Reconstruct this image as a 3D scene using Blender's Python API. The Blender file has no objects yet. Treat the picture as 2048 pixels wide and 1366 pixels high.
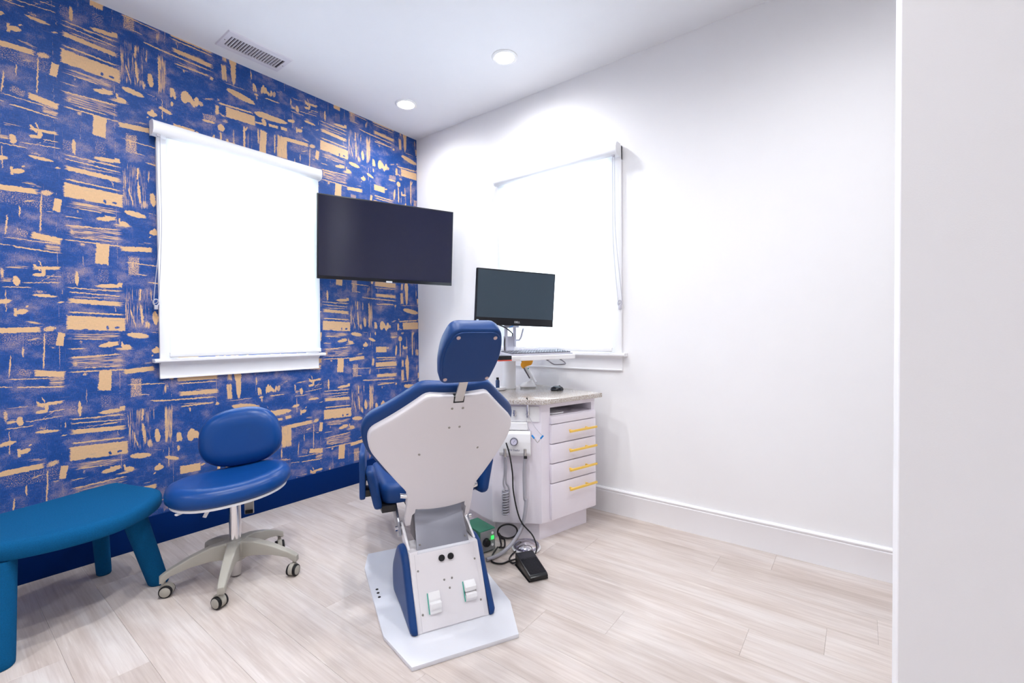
import bpy, bmesh, math, random
from mathutils import Matrix, Vector
random.seed(7)
PI = math.pi
R = math.radians
scene = bpy.context.scene
col = scene.collection

# ---------------------------------------------------------------- camera, world, exposure
cam_d = bpy.data.cameras.new('camera'); cam_d.sensor_width = 36.0; cam_d.sensor_fit = 'HORIZONTAL'
cam_d.lens = 911.06 / 2048 * 36; cam_d.clip_start = 0.02
cam = bpy.data.objects.new('camera', cam_d); col.objects.link(cam)
cr, cu, cf = Vector((0.6079055570, -0.7939758665, -0.0072908963)), Vector((0.0172804697, 0.0040494250, 0.9998424814)), Vector((0.7938212765, 0.6079357907, -0.0161819439))
cm = Matrix((cr, cu, -cf)).transposed().to_4x4(); cm.translation = Vector((-2.6895390, -3.0985872, 1.1462286))
cam.matrix_world = cm
scene.camera = cam

world = bpy.data.worlds.new('world'); scene.world = world; world.use_nodes = True
bg = world.node_tree.nodes['Background']
bg.inputs['Color'].default_value = (0.86, 0.92, 1.0, 1); bg.inputs['Strength'].default_value = 8.0
SKYLIGHT = 1.0
LAMP_W = 31.0
LAMP_COLOR = (0.965, 0.985, 1.0)
scene.view_settings.view_transform = 'Standard'; scene.view_settings.look = 'None'
scene.view_settings.gamma = 1.0; scene.view_settings.use_curve_mapping = False
scene.view_settings.exposure = 0.88
scene.cycles.use_denoising = True; scene.cycles.use_light_tree = False
scene.cycles.adaptive_threshold = 0.08
scene.cycles.max_bounces = 7; scene.cycles.diffuse_bounces = 4; scene.cycles.transparent_max_bounces = 12
scene.cycles.sample_clamp_indirect = 8.0
scene.cycles.caustics_reflective = False; scene.cycles.caustics_refractive = False
H = 2.85

# ---------------------------------------------------------------- helpers
def lin(c):
    if isinstance(c, str):
        c = c.lstrip('#'); c = [int(c[i:i+2], 16) / 255 for i in (0, 2, 4)]
    return tuple(x / 12.92 if x <= 0.04045 else ((x + 0.055) / 1.055) ** 2.4 for x in c) + (1.0,)

MATS = {}
def mat(name, color, rough=0.5, metal=0.0, spec=0.5, var=0.06, scale=8.0, bump=0.0, bscale=300.0, coat=0.0, emit=None, sheen=0.0):
    """procedural material: noise-varied colour, optional fine relief"""
    m = bpy.data.materials.new(name); m.use_nodes = True; MATS[name] = m
    nt = m.node_tree; N = nt.nodes; L = nt.links
    b = N['Principled BSDF']
    c = lin(color)
    tc = N.new('ShaderNodeTexCoord'); nz = N.new('ShaderNodeTexNoise'); nz.inputs['Scale'].default_value = scale
    nz.inputs['Detail'].default_value = 3
    L.new(tc.outputs['Object'], nz.inputs['Vector'])
    mx = N.new('ShaderNodeMix'); mx.data_type = 'RGBA'
    mx.inputs['A'].default_value = tuple(x * (1 - var) for x in c[:3]) + (1,)
    mx.inputs['B'].default_value = tuple(min(1, x * (1 + var)) for x in c[:3]) + (1,)
    L.new(nz.outputs['Fac'], mx.inputs['Factor']); L.new(mx.outputs['Result'], b.inputs['Base Color'])
    b.inputs['Roughness'].default_value = rough; b.inputs['Metallic'].default_value = metal
    b.inputs['Specular IOR Level'].default_value = spec; b.inputs['Coat Weight'].default_value = coat
    b.inputs['Coat Roughness'].default_value = 0.1
    if sheen: b.inputs['Sheen Weight'].default_value = sheen; b.inputs['Sheen Roughness'].default_value = 0.5
    if bump:
        n2 = N.new('ShaderNodeTexNoise'); n2.inputs['Scale'].default_value = bscale; n2.inputs['Detail'].default_value = 2
        bp = N.new('ShaderNodeBump'); bp.inputs['Strength'].default_value = bump; bp.inputs['Distance'].default_value = 0.002
        L.new(tc.outputs['Object'], n2.inputs['Vector']); L.new(n2.outputs['Fac'], bp.inputs['Height']); L.new(bp.outputs['Normal'], b.inputs['Normal'])
    if emit:
        b.inputs['Emission Color'].default_value = lin(emit[0]); b.inputs['Emission Strength'].default_value = emit[1]
    return m

class MB:
    """collects shapes into one bmesh"""
    def __init__(s, M=None): s.bm = bmesh.new(); s.M = M
    def v(s, p):
        p = Vector(p)
        return s.bm.verts.new(s.M(p) if callable(s.M) else (s.M @ p if s.M else p))
    def face(s, vs):
        try: return s.bm.faces.new(vs)
        except ValueError: return None
    def hexa(s, c):
        v = [s.v(p) for p in c]
        for f in ((0,3,2,1),(4,5,6,7),(0,1,5,4),(1,2,6,5),(2,3,7,6),(3,0,4,7)): s.face([v[i] for i in f])
        return s
    def box(s, a, b):
        (x0,y0,z0),(x1,y1,z1) = a, b
        return s.hexa([(x0,y0,z0),(x1,y0,z0),(x1,y1,z0),(x0,y1,z0),(x0,y0,z1),(x1,y0,z1),(x1,y1,z1),(x0,y1,z1)])
    def prism(s, poly, d0, d1, f):
        """poly 2d, extruded between d0 and d1, f(u,v,d)->xyz"""
        a = [s.v(f(u, w, d0)) for u, w in poly]; b = [s.v(f(u, w, d1)) for u, w in poly]
        n = len(poly); s.face(a[::-1]); s.face(b)
        for i in range(n): s.face([a[i], a[(i+1) % n], b[(i+1) % n], b[i]])
        return s
    def rings(s, rings, cap0=True, cap1=True, closed=False):
        rv = [[s.v(p) for p in r] for r in rings]; n = len(rv[0])
        pairs = list(zip(rv[:-1], rv[1:])) + ([(rv[-1], rv[0])] if closed else [])
        for a, b in pairs:
            for i in range(n): s.face([a[i], a[(i+1) % n], b[(i+1) % n], b[i]])
        if not closed:
            if cap0: s.face(rv[0][::-1])
            if cap1: s.face(rv[-1])
        return s
    def cyl(s, p0, p1, r0, r1=None, n=20):
        r1 = r0 if r1 is None else r1
        return s.tube([p0, p1], [r0, r1], n)
    def tube(s, path, r, n=10, flat=1.0, closed=False):
        path = [Vector(p) for p in path]; k = len(path)
        rr = r if isinstance(r, (list, tuple)) else [r] * k
        rings = []; prev = None
        for i, p in enumerate(path):
            a = path[(i-1) % k] if (i or closed) else p; b = path[(i+1) % k] if (i < k-1 or closed) else p
            t = (b - a).normalized()
            if prev is None:
                up = Vector((0,0,1)) if abs(t.z) < 0.9 else Vector((1,0,0))
                x = t.cross(up).normalized()
            else:
                x = (prev - t * prev.dot(t)).normalized()
            prev = x; y = t.cross(x)
            rings.append([p + (x * math.cos(2*PI*j/n) + y * math.sin(2*PI*j/n) * flat) * rr[i] for j in range(n)])
        return s.rings(rings, closed=closed)
    def lathe(s, prof, c=(0,0,0), ax=(0,0,1), n=28):
        ax = Vector(ax).normalized(); up = Vector((0,0,1)) if abs(ax.z) < 0.9 else Vector((1,0,0))
        x = ax.cross(up).normalized(); y = ax.cross(x); c = Vector(c)
        return s.rings([[c + ax * h + (x * math.cos(2*PI*j/n) + y * math.sin(2*PI*j/n)) * max(r, 1e-4) for j in range(n)] for r, h in prof])
    def pad(s, outline, prof, f, inner=(0.8, 0.6, 0.4, 0.2), dish=None):
        """cushion: outline 2d (star-shaped), prof list of (inset, t) front to back, f(u,v,t)->xyz"""
        n = len(outline); cx = sum(p[0] for p in outline)/n; cy = sum(p[1] for p in outline)/n
        def ring(inset, t, k=1.0):
            out = []
            for u, w in outline:
                du, dw = u-cx, w-cy; d = math.hypot(du, dw); q = max(0, d-inset)/d*k
                out.append(f(cx+du*q, cy+dw*q, t))
            return out
        rs = []
        i0, t0 = prof[0]; i1, t1 = prof[-1]
        for k in reversed(inner): rs.append(ring(i0, t0, k))
        rs += [ring(i, t) for i, t in prof]
        for k in inner: rs.append(ring(i1, t1, k))
        rv = [[s.v(p) for p in r] for r in rs]
        for a, b in zip(rv[:-1], rv[1:]):
            for i in range(n): s.face([a[i], a[(i+1) % n], b[(i+1) % n], b[i]])
        c0 = s.v(f(cx, cy, t0)); c1 = s.v(f(cx, cy, t1))
        for i in range(n):
            s.face([c0, rv[0][(i+1) % n], rv[0][i]]); s.face([c1, rv[-1][i], rv[-1][(i+1) % n]])
        return s
    def build(s, name, m=None, parent=None, bev=0.0, seg=2, smooth=35):
        bm = s.bm
        bmesh.ops.recalc_face_normals(bm, faces=bm.faces)
        if bev:
            es = [e for e in bm.edges if len(e.link_faces) == 2 and e.calc_face_angle(0) > R(25)]
            bmesh.ops.bevel(bm, geom=es, offset=bev, segments=seg, profile=0.6, affect='EDGES', clamp_overlap=True)
        me = bpy.data.meshes.new(name); bm.to_mesh(me); bm.free()
        if smooth:
            for p in me.polygons: p.use_smooth = True
            me.set_sharp_from_angle(angle=R(smooth))
        o = bpy.data.objects.new(name, me); col.objects.link(o)
        if m is not None: me.materials.append(MATS[m] if isinstance(m, str) else m)
        if parent is not None: o.parent = parent
        return o

def tag(o, label=None, cat=None, group=None, kind=None):
    if label: o['label'] = label
    if cat: o['category'] = cat
    if group: o['group'] = group
    if kind: o['kind'] = kind
    return o
def thing(name, label, cat, loc=(0,0,0), rz=0.0, group=None):
    o = bpy.data.objects.new(name, None); col.objects.link(o); o.empty_display_size = 0.05
    o.location = loc; o.rotation_euler = (0, 0, rz)
    return tag(o, label, cat, group)
def struct(name, kind='structure', loc=(0,0,0)):
    o = bpy.data.objects.new(name, None); col.objects.link(o); o.location = loc; o['kind'] = kind
    return o
def copy_tree(o, parent=None):
    c = o.copy(); col.objects.link(c); c.parent = parent
    for ch in list(o.children): copy_tree(ch, c)
    return c
def round_poly(pts, r, seg=6):
    """round the corners of a closed 2d polygon; r number or list"""
    out = []; n = len(pts)
    for i, p in enumerate(pts):
        rr = r[i] if isinstance(r, (list, tuple)) else r
        p = Vector(p); a = (Vector(pts[i-1]) - p); b = (Vector(pts[(i+1) % n]) - p)
        la, lb = a.length, b.length; k = min(rr, la*0.48, lb*0.48)
        if k <= 1e-6: out.append(tuple(p)); continue
        pa, pb = p + a/la*k, p + b/lb*k
        for j in range(seg+1):
            t = j/seg; q = pa*(1-t)**2 + p*2*t*(1-t) + pb*t*t; out.append((q.x, q.y))
    return out
def resample(pts, n):
    pts = [Vector(p) for p in pts]; L = [0]
    k = len(pts)
    for i in range(k): L.append(L[-1] + (pts[(i+1) % k] - pts[i]).length)
    out = []; j = 0
    for i in range(n):
        d = L[-1]*i/n
        while L[j+1] < d: j += 1
        t = (d-L[j])/max(1e-9, L[j+1]-L[j]); q = pts[j].lerp(pts[(j+1) % k], t); out.append((q.x, q.y))
    return out
def bez(pts, n=8):
    """Catmull-Rom through points"""
    P = [Vector(p) for p in pts]; P = [2*P[0]-P[1]] + P + [2*P[-1]-P[-2]]; out = []
    for i in range(1, len(P)-2):
        for j in range(n):
            t = j/n; a, b, c, d = P[i-1:i+3]
            out.append(0.5*((2*b) + (c-a)*t + (2*a-5*b+4*c-d)*t*t + (3*b-a-3*c+d)*t**3))
    out.append(P[-2]); return out
def superell(a, b, p, n=48):
    o = []
    for i in range(n):
        t = 2*PI*i/n; c, s_ = math.cos(t), math.sin(t)
        o.append((a*math.copysign(abs(c)**(2/p), c), b*math.copysign(abs(s_)**(2/p), s_)))
    return o
def text_mesh(name, body, size, m, parent, M, extrude=0.0004):
    cu_ = bpy.data.curves.new(name, 'FONT'); cu_.body = body; cu_.size = size; cu_.extrude = extrude
    cu_.align_x = 'CENTER'; cu_.align_y = 'CENTER'
    t = bpy.data.objects.new(name, cu_); col.objects.link(t)
    dg = bpy.context.evaluated_depsgraph_get(); me = bpy.data.meshes.new_from_object(t.evaluated_get(dg))
    bpy.data.objects.remove(t); me.transform(M); me.materials.clear(); me.materials.append(MATS[m])
    me.name = name
    o = bpy.data.objects.new(name, me); col.objects.link(o); o.parent = parent
    return o

# ---------------------------------------------------------------- materials
mat('wall_white', '#F1F0F2', 0.6, spec=0.25, var=0.01, bump=0.05, bscale=500)
mat('ceiling_white', '#EFEFF2', 0.7, spec=0.2, var=0.01)
mat('trim_white', '#F3F2F5', 0.3, spec=0.5, var=0.01)
mat('navy_trim', '#032660', 0.5, spec=0.05, var=0.03)
mat('shade_white', '#F2F2F5', 0.35, var=0.01)
mat('vent_white', '#E2DFE6', 0.4, var=0.01)
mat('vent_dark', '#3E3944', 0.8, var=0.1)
mat('chair_white', '#E6E2E6', 0.33, spec=0.5, var=0.01, bump=0.02, bscale=900)
mat('plate_white', '#E2E3EA', 0.4, spec=0.5, var=0.015)
mat('blue_vinyl', '#183E78', 0.42, spec=0.25, var=0.04, bump=0.06, bscale=700)
mat('stool_vinyl', '#0E4285', 0.3, spec=0.28, var=0.04, bump=0.05, bscale=700)
mat('felt_teal', '#0C5382', 0.95, spec=0.1, var=0.25, scale=260, bump=0.5, bscale=420)
mat('steel_grey', '#9FA0AA', 0.32, metal=0.7, var=0.03)
mat('steel_dark', '#6E6C74', 0.4, metal=0.6, var=0.05)
mat('chrome', '#E6E4E6', 0.12, metal=1.0, var=0.01)
mat('brushed', '#C9C6C4', 0.35, metal=0.9, var=0.03)
mat('stool_grey', '#A9A59C', 0.45, spec=0.4, var=0.02)
mat('rubber', '#16161A', 0.6, spec=0.3, var=0.1)
mat('black_plastic', '#101117', 0.3, spec=0.5, var=0.08)
mat('screen', '#1C1E34', 0.12, spec=0.6, var=0.02)
mat('monitor_screen', '#35434F', 0.3, spec=0.5, var=0.02)
mat('bezel', '#0C0E16', 0.3, spec=0.5, var=0.03)
mat('logo_light', '#D8D8DC', 0.4, var=0.01)
mat('cab_white', '#F0EAF3', 0.3, spec=0.5, var=0.008)
mat('cab_dark', '#6C6268', 0.7, var=0.04)
mat('gold_pull', '#F6CB5C', 0.35, metal=0.15, var=0.03)
mat('plastic_white', '#F3F2F4', 0.3, var=0.01)
mat('plastic_grey', '#B9B7C2', 0.4, var=0.02)
mat('hose_grey', '#A9A7B0', 0.42, var=0.03)
mat('cord_black', '#141216', 0.45, var=0.05)
mat('green_box', '#2C7A5E', 0.45, var=0.04)
mat('panel_grey', '#8E8F92', 0.5, var=0.05)
mat('green_led', '#3BE05A', 0.4, var=0.01, emit=('#2BFF50', 1.2))
mat('clip_blue', '#1C8ADB', 0.35, var=0.03)
mat('orange_shield', '#FFB02A', 0.25, var=0.03)
mat('yellow_ring', '#FFD02A', 0.35, var=0.02)
mat('teal_dot', '#2FB6A0', 0.4, var=0.02)
mat('mouse_black', '#10151F', 0.2, spec=0.6, var=0.05)
mat('bolt_pink', '#CDB5B2', 0.4, metal=0.4, var=0.03)
mat('screw', '#9C9893', 0.35, metal=0.8, var=0.03)
mat('hole', '#1A1718', 0.8, var=0.05)
mat('gauge_face', '#DAD7EA', 0.4, var=0.01)
mat('gauge_ring', '#6E6C78', 0.3, metal=0.5, var=0.03)
mat('ink', '#7C7C96', 0.6, var=0.02)
mat('red_line', '#D8503C', 0.5, var=0.02)
mat('bottle_blue', '#23406E', 0.2, var=0.03)
mat('tag_blue', '#CFE2F4', 0.4, var=0.01)
mat('lamp_trim', '#F2F2F2', 0.4, var=0.005)
mat('lamp_lens', '#FFFFFF', 0.4, var=0.0, emit=('#FFF6EC', 14.0))
mat('outside_ground', '#B8BAB4', 0.9, var=0.1)

def m_fabric():
    m = bpy.data.materials.new('shade_fabric'); m.use_nodes = True; MATS['shade_fabric'] = m
    nt = m.node_tree; N = nt.nodes; L = nt.links; N.remove(N['Principled BSDF']); out = N['Material Output']
    tc = N.new('ShaderNodeTexCoord'); wv = N.new('ShaderNodeTexNoise'); wv.inputs['Scale'].default_value = 900
    L.new(tc.outputs['Object'], wv.inputs['Vector'])
    mx = N.new('ShaderNodeMix'); mx.data_type = 'RGBA'; mx.inputs['A'].default_value = (0.78, 0.82, 0.84, 1); mx.inputs['B'].default_value = (0.84, 0.88, 0.9, 1)
    L.new(wv.outputs['Fac'], mx.inputs['Factor'])
    d = N.new('ShaderNodeBsdfDiffuse'); t = N.new('ShaderNodeBsdfTranslucent'); ms = N.new('ShaderNodeMixShader'); ms.inputs[0].default_value = 0.55
    L.new(mx.outputs['Result'], d.inputs['Color']); L.new(mx.outputs['Result'], t.inputs['Color'])
    L.new(d.outputs[0], ms.inputs[1]); L.new(t.outputs[0], ms.inputs[2]); L.new(ms.outputs[0], out.inputs['Surface'])
m_fabric()

def m_glass(name='pane_glass', tint=(0.95, 0.98, 1.0, 1), fac=0.08):
    m = bpy.data.materials.new(name); m.use_nodes = True; MATS[name] = m
    nt = m.node_tree; N = nt.nodes; L = nt.links; N.remove(N['Principled BSDF']); out = N['Material Output']
    tr = N.new('ShaderNodeBsdfTransparent'); tr.inputs['Color'].default_value = tint
    gl = N.new('ShaderNodeBsdfGlossy'); gl.inputs['Roughness'].default_value = 0.03
    fr = N.new('ShaderNodeLayerWeight'); fr.inputs['Blend'].default_value = 0.15
    mu = N.new('ShaderNodeMath'); mu.operation = 'MULTIPLY_ADD'; mu.inputs[1].default_value = 0.6; mu.inputs[2].default_value = fac
    L.new(fr.outputs['Facing'], mu.inputs[0])
    ms = N.new('ShaderNodeMixShader'); L.new(mu.outputs[0], ms.inputs[0]); L.new(tr.outputs[0], ms.inputs[1]); L.new(gl.outputs[0], ms.inputs[2])
    L.new(ms.outputs[0], out.inputs['Surface'])
m_glass(); m_glass('clear_plastic', (0.82, 0.82, 0.9, 1), 0.16)

def m_granite():
    m = mat('granite', '#C9C1BA', 0.12, spec=0.6, var=0.0)
    nt = m.node_tree; N = nt.nodes; L = nt.links; b = N['Principled BSDF']
    tc = N.new('ShaderNodeTexCoord'); a = N.new('ShaderNodeTexNoise'); a.inputs['Scale'].default_value = 160; a.inputs['Detail'].default_value = 4
    c = N.new('ShaderNodeTexNoise'); c.inputs['Scale'].default_value = 22
    L.new(tc.outputs['Object'], a.inputs['Vector']); L.new(tc.outputs['Object'], c.inputs['Vector'])
    r = N.new('ShaderNodeValToRGB'); e = r.color_ramp.elements
    e[0].position = 0.33; e[0].color = lin('#A2968B'); e[1].position = 0.6; e[1].color = lin('#E2DFDE')
    x = e.new(0.46); x.color = lin('#C8BEB4')
    L.new(a.outputs['Fac'], r.inputs['Fac'])
    mx = N.new('ShaderNodeMix'); mx.data_type = 'RGBA'; mx.blend_type = 'MULTIPLY'; mx.inputs['Factor'].default_value = 0.5
    r2 = N.new('ShaderNodeValToRGB'); r2.color_ramp.elements[0].color = lin('#C9BDB4'); r2.color_ramp.elements[1].color = (1, 1, 1, 1)
    L.new(c.outputs['Fac'], r2.inputs['Fac']); L.new(r.outputs['Color'], mx.inputs['A']); L.new(r2.outputs['Color'], mx.inputs['B'])
    L.new(mx.outputs['Result'], b.inputs['Base Color'])
m_granite()

def m_plank():
    m = bpy.data.materials.new('oak_plank'); m.use_nodes = True; MATS['oak_plank'] = m
    nt = m.node_tree; N = nt.nodes; L = nt.links; b = N['Principled BSDF']
    tc = N.new('ShaderNodeTexCoord'); oi = N.new('ShaderNodeObjectInfo')
    ad = N.new('ShaderNodeVectorMath'); ad.operation = 'ADD'
    sc = N.new('ShaderNodeVectorMath'); sc.operation = 'SCALE'; sc.inputs['Scale'].default_value = 40.0
    cb = N.new('ShaderNodeCombineXYZ'); L.new(oi.outputs['Random'], cb.inputs['X']); L.new(oi.outputs['Random'], cb.inputs['Y'])
    L.new(cb.outputs[0], sc.inputs[0]); L.new(tc.outputs['Object'], ad.inputs[0]); L.new(sc.outputs[0], ad.inputs[1])
    def noise(sx, sy, det, dist=0.0, rough=0.55):
        mp = N.new('ShaderNodeMapping'); mp.inputs['Scale'].default_value = (sx, sy, 1)
        L.new(ad.outputs[0], mp.inputs['Vector']); n = N.new('ShaderNodeTexNoise'); n.inputs['Scale'].default_value = 1
        n.inputs['Detail'].default_value = det; n.inputs['Distortion'].default_value = dist; n.inputs['Roughness'].default_value = rough
        L.new(mp.outputs[0], n.inputs['Vector']); return n.outputs['Fac']
    broad = noise(7, 1.3, 3, 0.6); fine = noise(120, 4.0, 4, 0.4, 0.65); cath = noise(16, 1.6, 2, 1.6); flame = noise(55, 1.8, 3, 1.2)
    r1 = N.new('ShaderNodeValToRGB'); e = r1.color_ramp.elements
    e[0].position = 0.30; e[0].color = lin('#CDC0B8'); e[1].position = 0.68; e[1].color = lin('#DFD7D3'); x = e.new(0.5); x.color = lin('#D8CDC7')
    L.new(broad, r1.inputs['Fac'])
    def mul(prev, fac, lo, hi, amt):
        r = N.new('ShaderNodeValToRGB'); r.color_ramp.elements[0].position = lo; r.color_ramp.elements[0].color = lin('#B29D92')
        r.color_ramp.elements[1].position = hi; r.color_ramp.elements[1].color = (1, 1, 1, 1); L.new(fac, r.inputs['Fac'])
        mx = N.new('ShaderNodeMix'); mx.data_type = 'RGBA'; mx.blend_type = 'MULTIPLY'; mx.inputs['Factor'].default_value = amt
        L.new(prev, mx.inputs['A']); L.new(r.outputs['Color'], mx.inputs['B']); return mx.outputs['Result']
    c = mul(r1.outputs['Color'], cath, 0.36, 0.56, 0.16); c = mul(c, flame, 0.38, 0.55, 0.12); c = mul(c, fine, 0.36, 0.6, 0.16)
    # limed pores: pale flecks
    r = N.new('ShaderNodeValToRGB'); r.color_ramp.elements[0].position = 0.66; r.color_ramp.elements[1].position = 0.74
    fl = noise(90, 6, 2, 0.3); L.new(fl, r.inputs['Fac'])
    mf = N.new('ShaderNodeMath'); mf.operation = 'MULTIPLY'; mf.inputs[1].default_value = 0.35; L.new(r.outputs['Color'], mf.inputs[0])
    mx = N.new('ShaderNodeMix'); mx.data_type = 'RGBA'; L.new(mf.outputs[0], mx.inputs['Factor']); L.new(c, mx.inputs['A']); mx.inputs['B'].default_value = lin('#EFE9E4')
    hs = N.new('ShaderNodeHueSaturation'); mr = N.new('ShaderNodeMapRange'); mr.inputs['To Min'].default_value = 0.965; mr.inputs['To Max'].default_value = 1.035
    L.new(oi.outputs['Random'], mr.inputs['Value']); L.new(mr.outputs[0], hs.inputs['Value']); L.new(mx.outputs['Result'], hs.inputs['Color'])
    L.new(hs.outputs[0], b.inputs['Base Color'])
    b.inputs['Roughness'].default_value = 0.38; b.inputs['Specular IOR Level'].default_value = 0.4
    bp = N.new('ShaderNodeBump'); bp.inputs['Strength'].default_value = 0.06; bp.inputs['Distance'].default_value = 0.001
    L.new(fine, bp.inputs['Height']); L.new(bp.outputs[0], b.inputs['Normal'])
m_plank()

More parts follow.
